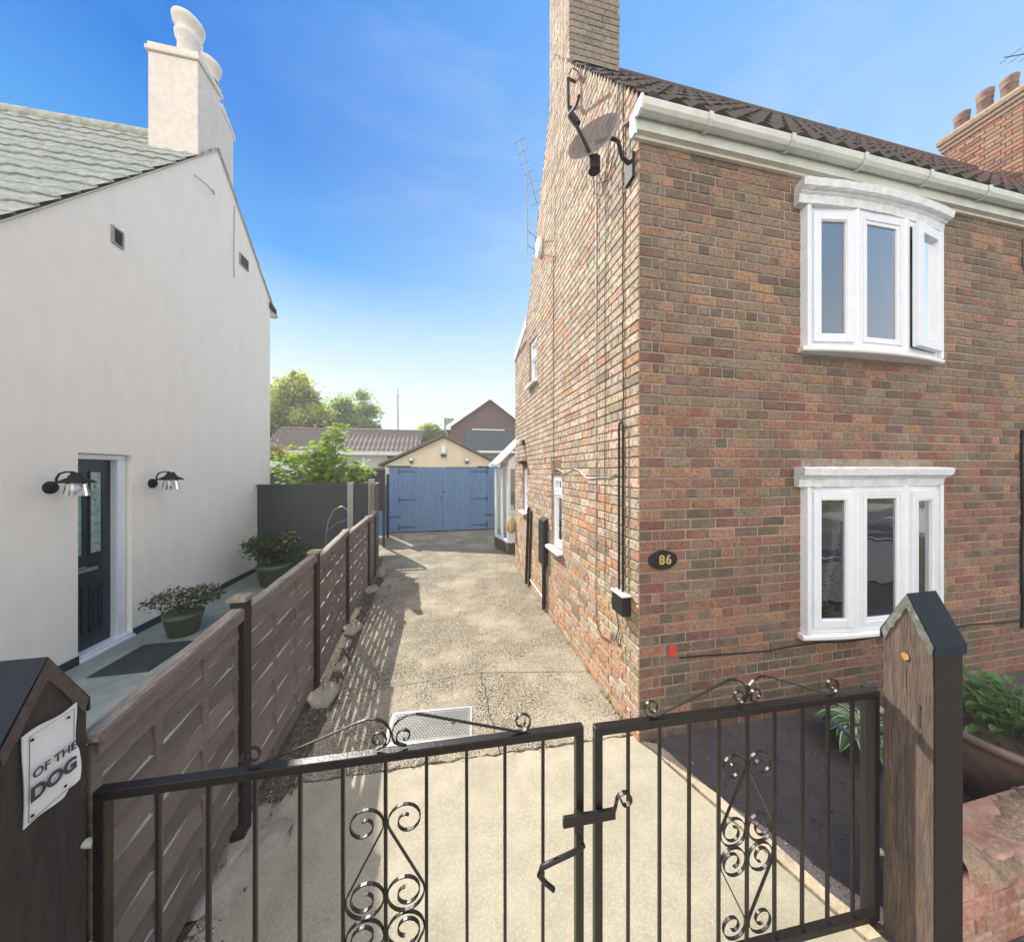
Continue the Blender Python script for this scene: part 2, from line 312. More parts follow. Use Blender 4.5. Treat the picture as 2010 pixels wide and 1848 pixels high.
def bricks(mb,O,A,Nn,intervals,z0,ncourse,pal,ch=.082,bl=.2325,jw=.011,phase=0,d=.009,header_every=3,jit=.0034):
    """A = unit along the wall, Nn = outward; intervals(zmid)-> list of (u0,u1)"""
    O=Vector(O); A=Vector(A); Nn=Vector(Nn); Zv=Vector((0,0,1))
    for j in range(ncourse):
        za=z0+j*ch; zb=za+ch-jw; zm=(za+zb)/2; 
        for (i0,i1) in intervals(zm):
            if i1-i0<.05: continue
            hd=(j%(header_every+1)==header_every)
            u=i0 if i0<=0.001 else i0-(hsh(j,i0)*0+((j%2)*.1125+(i0%bl)))
            if i0<=0.001: first=True
            else: first=False
            k=0
            while u<i1-.01:
                if hd: l=bl/2 if not(first and k==1) else bl/4*1.15
                else:
                    l=bl
                    if first and j%2 and k==0: l=bl/2
                    elif first and j%2 and k==1: l=bl/4*1.15
                    elif R()<.035: l=bl/2
                a=max(u,i0); b=min(u+l-jw,i1); u+=l; k+=1
                if b-a<.02: continue
                c=pick(pal(a,zm)); zj=U(-.0016,.0016); dd=d+U(-.0016,.0016); bv=.004
                q=lambda: U(-jit,jit)
                base=[(a-.001,za-.001),(b+.001,za-.001),(b+.001,zb+.001),(a-.001,zb+.001)]; top=[(a+bv+q(),za+bv+q()+zj),(b-bv+q(),za+bv+q()+zj),(b-bv+q(),zb-bv+q()+zj),(a+bv+q(),zb-bv+q()+zj)]
                V=[O+A*p[0]+Zv*p[1] for p in base]+[O+A*p[0]+Zv*p[1]+Nn*dd for p in top]
                mb.add(V,[(4,5,6,7),(0,1,5,4),(1,2,6,5),(2,3,7,6),(3,0,4,7)],c)
def wall_sheet(mb,O,A,Nn,us,topf,holes,z0=-.1,depth=.10):
    """mortar face with openings; holes=(u0,u1,z0,z1)"""
    O=Vector(O);A=Vector(A);Nn=Vector(Nn);Z=Vector((0,0,1))
    bs=sorted(set(us)|{h[0] for h in holes}|{h[1] for h in holes})
    P=lambda u,z,n=0:O+A*u+Z*z+Nn*n
    for a,b in zip(bs,bs[1:]):
        m=(a+b)/2; hs=sorted([h for h in holes if h[0]<m<h[1]],key=lambda h:h[2]); z=z0
        for h in hs: mb.quad(P(a,z),P(b,z),P(b,h[2]),P(a,h[2])); z=h[3]
        mb.quad(P(a,z),P(b,z),P(b,topf(b-1e-4)),P(a,topf(a+1e-4)))
    for u0,u1,h0,h1 in holes:
        mb.quad(P(u0,h0),P(u0,h1),P(u0,h1,-depth),P(u0,h0,-depth)); mb.quad(P(u1,h0),P(u1,h1),P(u1,h1,-depth),P(u1,h0,-depth))
        mb.quad(P(u0,h0),P(u1,h0),P(u1,h0,-depth),P(u0,h0,-depth)); mb.quad(P(u0,h1),P(u1,h1),P(u1,h1,-depth),P(u0,h1,-depth))
def sub(ints,h0,h1):
    o=[]
    for a,b in ints:
        if h1<=a or h0>=b: o.append((a,b)); continue
        if h0>a: o.append((a,h0))
        if h1<b: o.append((h1,b))
    return o
def pantiles(mb,x0,x1,ye,ze,yr,zr,tw=.20,course=.27,amp=.013,lift=.013,n=6):
    dy,dz=yr-ye,zr-ze; Ls=math.hypot(dy,dz); ty,tz=dy/Ls,dz/Ls; s=1 if dy>0 else -1; ny,nz=-tz*s,ty*s
    nc=int(round(Ls/course)); nx=int(round((x1-x0)/tw))*n
    for j in range(nc):
        s0=Ls*j/nc; s1=Ls*(j+1)/nc; off=.006*math.sin(j*2.1)
        V=[]
        for row,(sv,h) in enumerate(((s0,0),(s0,lift),(s1,0))):
            for i in range(nx+1):
                x=x0+(x1-x0)*i/nx; ph=(i%n)/n*2*math.pi; w=amp*(math.sin(ph)+.35*math.sin(2*ph)) if row else amp*(math.sin(ph)+.35*math.sin(2*ph))-.012
                jj=(hsh(i//n,j)-.5)*.012 if row==1 else 0
                V.append((x,ye+ty*(sv-(jj if row<2 else 0))+ny*(h+w+off),ze+tz*(sv-(jj if row<2 else 0))+nz*(h+w+off)))
        m=nx+1; mb.add(V,[(i,i+1,m+i+1,m+i) for i in range(nx)]); mb.add(V,[(m+i,m+i+1,2*m+i+1,2*m+i) for i in range(nx)],smooth=True)
# ============================================================ SETTING
g=MB(); g.box(-70,80,-60,90,-.6,-.03); struct(g,'ground',M('grassy_earth',(.09,.10,.05),1,.3,2,.3,20,col2=(.13,.11,.07)))
def wob(p,q,n=26,a=.008,seed=0):
    p=Vector(p);q=Vector(q);d=(q-p);pr=Vector((-d.y,d.x,0)).normalized(); return [tuple(p+d*(i/n)+pr*(a*(hsh(i,seed)-.5)*2 if 0<i<n else 0)) for i in range(n+1)]
def slab(name,pts,z,mat,th=.12):
    m=MB(); m.prism([(p[0],p[1],z-th) for p in pts],(0,0,th)); return struct(m,name,mat)
g=.007
slab('near_driveway_slab',wob((-1.02,2.36,0),(1.455,2.27,0),40,.012,1)+[(1.50,2.12,0)]+wob((1.50,2.12,0),(2.28,-.4,0),20,.006,2)[1:]+[(-1.6,-.4,0),(-1.3,1.0,0)],0,m_conc)
crack=wob((.37,2.42,0),(.33,3.28,0),24,.016,5)
slab('driveway_slab',wob((-1.02,2.375,0),(.372,2.325,0),30,.012,1)+crack+wob((.33,3.29,0),(-1.0,3.20,0),20,.003,4),0.001,m_agg)
slab('driveway_slab',[(p[0]+.008,p[1],0) for p in crack][::-1]+[(.384,2.325,0)]+wob((.384,2.325,0),(1.44,2.285,0),30,.01,7)[1:]+wob((1.44,2.3,0),(1.44,3.07,0),4,.002,8)+wob((1.44,3.08,0),(.338,3.28,0),20,.003,9),0.001,m_agg)
slab('driveway_slab',wob((-1.02,3.205,0),(.33,3.298,0),20,.003,4)+wob((.35,3.29,0),(1.44,3.09,0),20,.003,9)+wob((1.44,3.1,0),(1.44,6.30,0),3,.001,1)+wob((1.44,6.30,0),(-1.2,6.40,0),20,.005,12)+[(-1.25,6.0,0),(-1.12,4.6,0)],0.001,m_agg)
slab('driveway_slab',wob((-1.2,6.415,0),(1.44,6.312,0),20,.005,12)+[(1.44,6.85,0),(3.2,6.85,0),(3.2,11.25,0),(-2.4,11.25,0),(-2.4,8.1,0),(-1.55,8.1,0),(-1.38,6.8,0)],0.001,m_agg)
slab('side_path',[(-3.74,-.5,0),(-1.42,-.5,0),(-1.2,1.2,0),(-1.24,2.1,0),(-1.3,3.3,0),(-1.42,4.6,0),(-1.5,6.0,0),(-1.6,7.25,0),(-3.74,7.25,0)],.10,m_path)
slab('soil_strip',[(-1.25,1.3,0),(-1.05,1.3,0),(-.98,2.4,0),(-1.0,3.3,0),(-1.1,4.6,0),(-1.2,6.0,0),(-1.35,7.0,0),(-1.55,7.0,0),(-1.3,3.3,0)],-.006,m_dirt,.1)
slab('front_garden_tarmac',[(1.56,2.15,0),(2.34,-.3,0),(9,-.3,0),(9,2.21,0),(1.56,2.21,0)],.0,m_tarmac,.1)
slab('driveway_edging',wob((1.475,2.195,0),(1.515,2.11,0),3,.002,3)+wob((1.515,2.11,0),(2.29,-.4,0),20,.005,2)[1:]+wob((2.365,-.4,0),(1.575,2.15,0),30,.010,21),.012,m_kerb,.1)
slab('pavement',[(-30,-.42,0),(30,-.42,0),(30,-3.0,0),(-30,-3.0,0)],-.004,m_pave,.1)
slab('road',[(-60,-3.1,0),(60,-3.1,0),(60,-9.5,0),(-60,-9.5,0)],-.02,m_road,.1)
m=MB()
for i in range(14): m.box(-42+i*6,-39+i*6,-6.36,-6.26,-.018,-.012)
m.box(-60,60,-3.35,-3.27,-.018,-.012); struct(m,'road_marking',m_line)
slab('far_pavement',[(-60,-9.6,0),(60,-9.6,0),(60,-11.4,0),(-60,-11.4,0)],.09,m_pave,.2)
def blob_leaves(mb,c,r,n,size,cols,up=.3,shape='quad'):
    c=Vector(c)
    for i in range(n):
        p=Vector((random.gauss(0,.5),random.gauss(0,.5),random.gauss(0,.46)))
        p=Vector((p.x*r[0],p.y*r[1],p.z*r[2]))+c
        a=Vector((U(-1,1),U(-1,1),U(-1,1)+up)).normalized(); b=a.orthogonal().normalized(); b=(Matrix.Rotation(U(0,6.28),3,a)@b); d=a.cross(b); s=size*U(.6,1.35)
        k=U(.7,1.25); cc=random.choice(cols); cc=tuple(q*k for q in cc)
        mb.add([p-b*s,p-b*s*.1+d*s*.48+a*s*.12,p+b*s,p-b*s*.1-d*s*.48+a*s*.12],[(0,1,2,3)],cc)
HG=[(.06,.10,.025),(.09,.14,.03),(.045,.08,.02)]
m=MB()
for i in range(34): blob_leaves(m,(-24+i*1.9+U(-.3,.3),-12.4,1.0+U(-.1,.25)),(1.3,.8,1.2),190,.14,HG)
o=m.build('hedge',m_leaf); tag(o,'long leafy green hedge across the road, reflected in the ground floor bow window','hedge',kind='stuff')
# ============================================================ BRICK HOUSE
HX,HY=1.453,2.206; HW=6.42
BH=thing('brick_house','two storey brown brick end house with two white bow windows and number 86 plaque','house',(HX,HY,0))
EV=(2.10,4.81); RG=(4.15,7.79); CH=(3.645,4.39)
def side_top(u):
    Y=HY+u
    if Y<CH[0]: return 4.81+1.454*(Y-2.10)-.03
    if Y<CH[1]: return 9.1
    if Y<5.8: return 7.79-1.794*(Y-4.15)
    return 4.83-.28*(Y-5.8)
SH=[(3.90-HY,4.325-HY,1.06,2.045),(5.72-HY,6.10-HY,1.34,2.15),(5.09-HY,5.56-HY,3.63,4.40)]
FH=[(3.10-HX,4.64-HX,.72,1.96),(3.10-HX,4.64-HX,3.20,4.42)]
m=MB()
wall_sheet(m,(HX,HY,0),(0,1,0),(-1,0,0),[0,CH[0]-HY,CH[1]-HY,5.8-HY,6.8-HY],side_top,SH,depth=.14)
wall_sheet(m,(HX,HY,0),(1,0,0),(0,-1,0),[0,HW-HX],lambda u:4.76,FH,depth=.2)
# chimney front/back, rear and party walls keep the shell closed
cw=2.12
m.quad((HX,CH[0],6.9),(cw,CH[0],6.9),(cw,CH[0],9.1),(HX,CH[0],9.1)); m.quad((cw,CH[0],6.9),(cw,CH[1],6.9),(cw,CH[1],9.1),(cw,CH[0],9.1)); m.quad((HX,CH[1],6.9),(cw,CH[1],6.9),(cw,CH[1],9.1),(HX,CH[1],9.1)); m.quad((HX,CH[0],9.1),(cw,CH[0],9.1),(cw,CH[1],9.1),(HX,CH[1],9.1))
m.quad((HX,6.8,-.1),(HW,6.8,-.1),(HW,6.8,4.5),(HX,6.8,4.5)); m.quad((HX,5.8,4.4),(HW,5.8,4.4),(HW,5.8,4.83),(HX,5.8,4.83))
m.build('mortar_wall',m_mortar,BH)
m=MB()
def side_int(z):
    segs=[]; Y0=HY if z<4.80 else 2.10+(z-.05-4.81)/1.454
    if z<4.55: Y1=6.8
    elif z<4.83: Y1=5.8+(4.83-z)/.28
    else: Y1=4.15+(7.79-z)/1.794
    Y0=min(Y0,CH[0]); Y1=max(Y1,CH[1])
    r=[(max(0,Y0-HY),Y1-HY)]
    for a,b,c,d in SH:
        dd=d+.21 if c<3 else d+.10
        if c-.03<z<dd: r=sub(r,a,b)
    return r
bricks(m,(HX,HY,0),(0,1,0),(-1,0,0),side_int,.0,110,pal_side,d=.010)
for a,b,c,dd in SH[:2]:   # soldier course over the side windows
    u=a
    while u<b-.03:
        w=min(.075,b-u); cc=pick([(1,(.24,.12,.08)),(1,(.30,.17,.11))]); za,zb=dd+.012,dd+.205
        O=Vector((HX,HY,0)); P=lambda uu,zz,n:(HX-n,HY+uu,zz)
        m.add([P(u+.004,za,0),P(u+w-.006,za,0),P(u+w-.006,zb,0),P(u+.004,zb,0),P(u+.007,za+.003,.009),P(u+w-.009,za+.003,.009),P(u+w-.009,zb-.003,.009),P(u+.007,zb-.003,.009)],[(4,5,6,7),(0,1,5,4),(1,2,6,5),(2,3,7,6),(3,0,4,7)],cc); u+=w
def front_int(z):
    r=[(0,HW-HX)]
    if z>4.70: return []
    if .66<z<2.17: r=sub(r,3.02-HX,4.63-HX)
    if 3.12<z<4.50: r=sub(r,3.02-HX,4.63-HX)
    return r
bricks(m,(HX,HY,0),(1,0,0),(0,-1,0),front_int,.0,58,pal_front,d=.0055,jw=.0135,header_every=5)
m.build('brickwork',m_brick,BH)
m=MB(); 
def chf(z): return [(0,cw-HX)]
bricks(m,(HX,CH[0],6.96),(1,0,0),(0,-1,0),chf,0,26,lambda u,z:[(3,(.30,.26,.215)),(2,(.26,.22,.18)),(1,(.33,.25,.2))])
ch=m.build('chimney_brickwork',m_brick,BH)
# corner fillet so the two faces meet
# roof
m=MB(); pantiles(m,HX-.02,HW-.004,EV[0]-.02,EV[1]+.05,RG[0],RG[1]+.03); pantiles(m,HX-.005,HW-.004,5.95,4.6,RG[0],RG[1]+.03,amp=.012)
rf=m.build('roof',m_tile,BH)
m=MB(); m.quad((HX+.03,EV[0],EV[1]),(HW,EV[0],EV[1]),(HW,RG[0],RG[1]-.02),(HX+.03,RG[0],RG[1]-.02)); m.quad((HX+.03,5.9,4.62),(HW,5.9,4.62),(HW,RG[0],RG[1]-.02),(HX+.03,RG[0],RG[1]-.02)); m.box(HX-.02,HW-.004,5.8,6.84,4.5,4.56); m.build('roof_lining',m_dark,rf)
m=MB(); m.tube([(cw+.01+i*.3,RG[0],RG[1]-.03) for i in range(0,15)],.085,10); m.build('ridge_tiles',m_tile,rf)
m=MB(); m.prism([(HX-.025,5.78,4.80),(HX-.025,6.86,4.50),(HX-.025,6.86,4.68),(HX-.025,5.78,4.98)],(.02,0,0)); m.build('white_verge_board',m_upvc,BH)
m=MB(); m.prism([(cw+.01,CH[0]-.03,7.10),(cw+.01,CH[0]-.25,6.80),(HX+.02,CH[0]-.25,6.80),(HX+.02,CH[0]-.03,7.10)],(0,.02,.03)); m.build('lead_flashing',m_slate,BH)
# eaves
def eaves(x0,x1,par,first=True):
    m=MB(); m.box(x0,x1,2.14,2.165,4.67,4.82); m.build('fascia',m_upvc2,par)
    m=MB(); m.box(x0,x1,2.166,2.203,4.665,4.685); m.build('soffit',m_soffit,par)
    m=MB(); m.box(x0,x1,2.172,2.199,4.64,4.664); m.build('cream_bed_mould',m_soffit,par)
    prof=[(2.136,4.815),(2.136,4.785),(2.125,4.762),(2.104,4.752),(2.083,4.760),(2.070,4.780),(2.066,4.823),(2.060,4.829),(2.059,4.820),(2.062,4.777),(2.078,4.753),(2.104,4.744),(2.13,4.754),(2.139,4.78)]
    m=MB(); m.prism([(x0,a,b) for a,b in prof],(x1-x0,0,0)); gt=m.build('gutter',m_upvc2,par)
    x=x0+.55
    while x<x1:
        m=MB(); m.prism([(x,2.055,4.83),(x,2.057,4.775),(x,2.075,4.748),(x,2.104,4.738),(x,2.1385,4.752),(x,2.1385,4.744),(x,2.104,4.730),(x,2.071,4.742),(x,2.051,4.774),(x,2.049,4.83)],(.038,0,0)); m.build('gutter_bracket',m_upvc2,gt); x+=.78
    return gt
eaves(HX-.06,HW,BH)
m=MB(); m.prism([(HX-.084,2.139,4.825),(HX-.084,2.139,4.75),(HX-.084,2.104,4.735),(HX-.084,2.068,4.75),(HX-.084,2.052,4.835)],(.022,0,0)); m.box(HX-.085,HX-.062,2.141,2.20,4.64,4.80); m.build('gutter_end_cap',m_upvc,BH)
m=MB(); m.ob((HX-.05,2.16,4.80),(0,.84,.54),(1,0,0),(0,-.54,.84),-.02,.26,0,.05,0,.018); m.build('loose_tile',m_woodtop,BH)
# ---- windows helpers
def fbar(mb,P,A,Nn,u0,u1,z0,z1,w,n0,n1):
    A=Vector(A);Nn=Vector(Nn);P=Vector(P);Z=Vector((0,0,1))
    mb.ob(P,A,Nn,Z,u0,u0+w,n0,n1,z0,z1); mb.ob(P,A,Nn,Z,u1-w,u1,n0,n1,z0,z1)
    mb.ob(P,A,Nn,Z,u0+w,u1-w,n0,n1-.0015,z0,z0+w); mb.ob(P,A,Nn,Z,u0+w,u1-w,n0,n1-.0015,z1-w,z1)
def facet(Pa,Pb):
    a=Vector((*Pa,0)); b=Vector((*Pb,0)); d=(b-a); L_=d.length; d.normalize(); return a,d,Vector((d.y,-d.x,0)),L_
PLAN=[(3.045,2.185),(3.50,2.115),(4.06,2.105),(4.60,2.175)]
def bow(z0,z1,par,label,upper):
    fr=MB(); 
    fs=[facet(PLAN[i],PLAN[i+1]) for i in range(3)]
    for i,(a,d,n,l) in enumerate(fs): fbar(fr,a,d,n,0.002,l-.002,z0,z1,.055,-.05,.012)
    for p in PLAN[1:3]: fr.tube([(p[0],p[1]+.005,z0),(p[0],p[1]+.005,z1)],.028,8)
    fr.box(3.005,3.045,2.14,2.22,z0,z1); fr.box(4.60,4.64,2.14,2.22,z0,z1)
    bw=fr.build('bow_window',m_upvc,par,bevel=.004); bw['label']=label
    # casements
    ca=MB(); gl=MB(); bd=MB()
    a,d,n,l=fs[0]; fbar(ca,a,d,n,.045,l-.045,z0+.045,z1-.045,.066,0,.030); fbar(bd,a,d,n,.109,l-.109,z0+.109,z1-.109,.010,0,.022)
    gl.quad(*[tuple(a+d*u+n*.006+Vector((0,0,zz))) for u,zz in ((.112,z0+.112),(l-.112,z0+.112),(l-.112,z1-.112),(.112,z1-.112))])
    a,d,n,l=fs[1]; fbar(bd,a,d,n,.056,.056+.40 if False else l-.056,z0+.056,z1-.056,.022,-.02,.018)
    fbar(fr if False else ca,a,d,n,.057,l-.057,z0+.057,z1-.057,.052,-.02,.010)
    gl.quad(*[tuple(a+d*u-n*.004+Vector((0,0,zz))) for u,zz in ((.10,z0+.10),(l-.10,z0+.10),(l-.10,z1-.10),(.10,z1-.10))])
    a,d,n,l=fs[2]
    if upper: # standing slightly open, hinged on its right stile
        hp=a+d*(l-.05)+n*.018; ang=rad(1.3); d2=Matrix.Rotation(ang,3,'Z')@(-d); n2=Vector((-d2.y,d2.x,0)); w=l-.095
        n2=n2 if n2.dot(n)>0 else -n2
        fbar(ca,hp,d2,n2,0,w,z0+.05,z1-.05,.085,0,.045)
        gl.quad(*[tuple(hp+d2*u+n2*.012+Vector((0,0,zz))) for u,zz in ((.08,z0+.13),(w-.08,z0+.13),(w-.08,z1-.13),(.08,z1-.13))])
    else:
        fbar(ca,a,d,n,.06,l-.045,z0+.045,z1-.045,.085,0,.034)
        gl.quad(*[tuple(a+d*u+n*.006+Vector((0,0,zz))) for u,zz in ((.14,z0+.125),(l-.125,z0+.125),(l-.125,z1-.125),(.14,z1-.125))])
        fbar(bd,a,d,n,.143,l-.13,z0+.128,z1-.128,.012,0,.026)
    ca.build('casement',m_upvc,bw,bevel=.004); bd.build('glazing_bead',m_upvc,bw); gl.build('pane',m_skyglass if upper else m_glass,bw)
    # canopy swept along an arc
    def sweep(name,x0,x1,dep,prof,mat,n=28,nz=.0):
        m=MB(); V=[]; xc=(x0+x1)/2; hw=(x1-x0)/2
        for i in range(n+1):
            t=-1+2*i/n; xx=xc+hw*t; f=(1-t*t)
            for (pn,pz) in prof: V.append((xc+(hw+ (pn-.10)*.35)*t, 2.196-dep*f-pn, pz+nz*(hsh(i,pz)-.5)))
        k=len(prof)
        m.add(V,[(i*k+j,i*k+(j+1)%k,(i+1)*k+(j+1)%k,(i+1)*k+j) for i in range(n) for j in range(k)])
        m.add(V[:k],[tuple(range(k))]); m.add(V[-k:],[tuple(range(k))[::-1]]); return m.build(name,mat,bw)
    h=z1
    sweep('canopy',2.90,4.66,.06,[(-.1,h+.165),(-.1,h+.0),(.05,h+.0),(.058,h+.065),(.070,h+.075),(.075,h+.085),(.09,h+.09),(.105,h+.10),(.115,h+.155),(.10,h+.17)],m_stonepaint,nz=.006)
    sweep('sill',2.94,4.66,.075,[(-.1,z0-.045),(.05,z0-.045),(.058,z0-.035),(.058,z0-.012),(.045,z0-.003),(-.1,z0-.001)],m_white)
    # room behind
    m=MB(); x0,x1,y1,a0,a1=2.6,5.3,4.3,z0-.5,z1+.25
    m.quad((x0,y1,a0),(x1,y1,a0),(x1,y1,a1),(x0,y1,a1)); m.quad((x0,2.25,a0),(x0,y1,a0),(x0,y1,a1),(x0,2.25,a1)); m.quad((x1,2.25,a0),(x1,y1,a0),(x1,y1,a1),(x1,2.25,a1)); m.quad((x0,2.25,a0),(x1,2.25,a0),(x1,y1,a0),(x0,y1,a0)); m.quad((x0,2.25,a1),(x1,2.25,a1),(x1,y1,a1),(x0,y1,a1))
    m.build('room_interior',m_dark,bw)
    return bw
bl=bow(.70,1.965,BH,'ground floor white bow window with star and silver ornaments behind the glass',False)
bu=bow(3.17,4.38,BH,'upper white bow window with its right casement standing open',True)
def curtain(par,xs,y,z0,z1,mat,am=.03,fr=22):
    m=MB(); V=[]; n=len(xs)
    for z in (z0,z1):
        for x,sh in xs: V.append((x+(sh if z==z0 else 0),y+am*math.sin(x*fr*2.6),z))
    m.add(V,[(i,i+1,n+i+1,n+i) for i in range(n-1)],smooth=True); return m.build('curtain',mat,par)
def crv(x0,x1,sh,n=40): return [(x0+(x1-x0)*i/n,sh*(i/n)) for i in range(n+1)]
curtain(bu,crv(4.72,4.2,.25),2.36,3.1,4.5,M('blue_grey_voile',(.22,.27,.31),.9,.08,5,.1,30))
curtain(bl,crv(4.40,4.78,.0),2.34,.6,2.0,m_cream,.02)
# ornaments in the lower window
t=thing('table_lamp','round cream lampshade behind the middle pane of the ground floor window','lamp',(4.08,2.62,.72))
m=MB(); m.lathe([(.17,0),(.15,.30)],(4.08,2.62,1.45),28); m.build('lamp_shade',m_curt2,t)
m=MB(); m.lathe([(.10,0),(.09,.03),(.02,.05),(.05,.25),(.02,.45),(.012,.75)],(4.08,2.62,.72),16); m.build('lamp_base',m_dark,t)
m=MB(); pts=[]
for i in range(10): a=math.pi/2+i*math.pi/5; r=.06 if i%2==0 else .024; pts.append((3.46+r*math.cos(a),2.26,1.30+r*math.sin(a)))
m.prism(pts,(0,.006,0)); m.tube([(3.46,2.263,1.36),(3.46,2.263,1.90)],.0015,4); o=m.build('star_ornament',m_white,loc=(3.46,2.26,1.3)); tag(o,'small white five pointed star hanging behind the left pane of the ground floor window','ornament')
t=thing('tinsel_tree','silvery tinsel tree behind the middle pane of the ground floor window','ornament',(3.82,2.42,.68))
m=MB()
for i in range(1500):
    h=R()**.8; r=.24*(1-h)+.02; a=U(0,6.28); p=Vector((3.82+r*math.cos(a)*U(.3,1),2.42+r*math.sin(a)*.45,.72+h*.95)); d=Vector((math.cos(a),math.sin(a)*.6,U(-.2,.8)))*U(.02,.05)
    m.add([p-Vector((0,0,.003)),p+Vector((0,0,.003)),p+d],[(0,1,2)])
m.build('tinsel',m_silver,t); m=MB(); m.tube([(3.82,2.42,.68),(3.82,2.42,1.6)],.012,6); m.build('stem',m_bark,t)
m=MB(); m.ob((3.44,2.215,3.72),(.7,0,.7),(0,1,0),(-.7,0,.7),0,.10,-.01,.0,-.008,.008); m.build('window_handle',m_white,bu)
# side windows
def sidewin(Y0,Y1,z0,z1,par,tr=None,lab=None):
    A=(0,1,0); Nn=(-1,0,0); P=(HX+.055,0,0)
    m=MB(); fbar(m,P,A,Nn,Y0+.004,Y1-.004,z0,z1,.05,-.03,.03)
    if tr: m.ob(P,A,Nn,(0,0,1),Y0+.05,Y1-.05,-.03,.034,tr-.03,tr+.03)
    w=m.build('side_window',m_upvc,par,bevel=.004)
    if lab: w['label']=lab
    m=MB(); 
    if tr: fbar(m,P,A,Nn,Y0+.045,Y1-.045,tr+.025,z1-.045,.035,0,.04)
    fbar(m,P,A,Nn,Y0+.045,Y1-.045,z0+.045,(tr-.025) if tr else z1-.045,.04,0,.022); m.build('casement',m_upvc,w,bevel=.003)
    m=MB(); m.quad((HX+.055,Y0+.04,z0+.04),(HX+.055,Y1-.04,z0+.04),(HX+.055,Y1-.04,z1-.04),(HX+.055,Y0+.04,z1-.04)); m.build('pane',m_glass,w)
    m=MB(); m.prism([(HX+.05,Y0-.05,z0-.035),(HX-.085,Y0-.05,z0-.055),(HX-.085,Y0-.05,z0-.02),(HX+.05,Y0-.05,z0+.001)],(0,Y1-Y0+.10,0)); m.build('sill',m_white,w,bevel=.004)
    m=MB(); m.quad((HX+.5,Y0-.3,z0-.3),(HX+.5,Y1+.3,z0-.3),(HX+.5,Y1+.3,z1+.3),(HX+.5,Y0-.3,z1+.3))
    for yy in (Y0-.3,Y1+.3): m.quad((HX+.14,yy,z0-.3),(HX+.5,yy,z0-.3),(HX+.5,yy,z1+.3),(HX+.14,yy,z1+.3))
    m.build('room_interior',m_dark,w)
    m=MB(); m.quad((HX+.16,Y0,z0),(HX+.16,Y0+.14,z0),(HX+.16,Y0+.09,z1),(HX+.16,Y0,z1)); m.build('curtain',m_cream,w)
sidewin(3.90,4.325,1.06,2.045,BH,1.80,'nearest ground floor side window, with a small top light')
sidewin(5.72,6.10,1.34,2.15,BH,None,'farther narrow ground floor side window')
sidewin(5.09,5.56,3.63,4.40,BH,4.10,'upper floor side window')
# pipes, ducts and cables on the walls
m=MB(); X=HX-.035
m.tube([(X,2.385,1.09),(X,2.385,2.46),(X,2.395,2.50),(X,2.415,2.512),(X,2.435,2.50),(X,2.445,2.46),(X,2.445,1.09)],.0095,8); m.build('black_conduit',m_blackpl,BH)
m=MB(); X=HX-.03
m.box(HX-.085,HX-.002,4.46,4.72,.70,1.36); m.prism([(HX-.085,4.46,1.36),(HX-.002,4.46,1.40),(HX-.002,4.46,1.36)],(0,.26,0)); 
m.tube([(HX-.045,4.56,.72),(HX-.045,4.56,.03)],.03,10); m.tube([(HX-.03,4.66,.75),(HX-.03,4.60,.42),(HX-.03,4.60,.10)],.008,6); m.build('meter_duct',m_blackpl,BH,bevel=.004)
m=MB(); m.tube([(HX-.05,5.44,1.44),(HX-.05,5.47,1.40),(HX-.05,5.62,.20),(HX-.05,5.63,.04)],.028,8); m.tube([(HX-.03,5.36,1.40),(HX-.03,5.50,.25),(HX-.03,5.5,.05)],.018,8); m.build('waste_pipe',m_blackpl,BH)
m=MB(); m.tube([(HX-.02,5.45,.16),(HX-.02,4.65,.145)],.012,8); m.build('low_white_pipe',m_white,BH)
def cable(pts,r=.0045,mat=None,n=6,name='cable'):
    m=MB(); m.tube(pts,r,5); return m.build(name,mat or m_blackpl,BH)
X=HX-.018
def vrun(y,z0,z1,am=.008,n=14): return [(X,y+am*(hsh(i,y)-.5)*2,z0+(z1-z0)*i/n) for i in range(n+1)]
cable(vrun(2.41,2.5,5.32)+[(X,2.43,5.38),(X,2.47,5.39),(X,2.50,5.33)]+[(X-.01,2.52,5.0),(X-.01,2.55,4.86),(X,2.68,4.78),(X,2.80,4.86),(X,2.86,5.0)],.0045)
cable(vrun(2.905,.62,5.3),.0045,m_alu); cable(vrun(2.70,4.0,5.35)[::-1]+vrun(2.72,.95,4.0)[::-1],.003)
cable(vrun(4.20,2.2,5.1,.01),.0035); cable([(X,4.20,2.2)]+[(X,4.2-(4.2-2.52)*i/16,2.10+.025*math.sin(i*1.1)-.09*math.sin(math.pi*max(0,(i-9)/7))) for i in range(17)],.0055,m_alu)
cable([(X,2.46,1.0)]+[(X,2.50+.02*math.sin(i),.95-.04*i) for i in range(9)]+[(X,2.46,.60),(X,2.44,.70)],.004)
cable([(X,2.905,.62),(X,2.80,.52),(X,2.62,.56),(X,2.56,.66)],.004)
cable([(X,2.62,5.30),(X,2.66,5.0),(X,2.78,4.72),(X,2.93,4.86),(X,2.98,5.1),(X,2.98,5.3)],.004)
Y=HY-.014
cable([(1.80,Y,.62)]+[(1.80+i*.28,Y,.60+.012*math.sin(i*1.7)-.004*i) for i in range(1,16)],.006)
cable([(5.905,Y,.45)]+[(5.905+.006*math.sin(i),Y,.45+i*.16) for i in range(1,14)],.012)
m=MB(); m.add([(1.735+.042*math.cos(a)*(1+.25*(hsh(i,3)-.5)),HY-.0125,.68+.052*math.sin(a)*(1+.3*(hsh(i,5)-.5))) for i,a in enumerate([k*math.pi/9 for k in range(18)])],[tuple(range(18))]); m.build('red_paint_splash',m_red,BH)
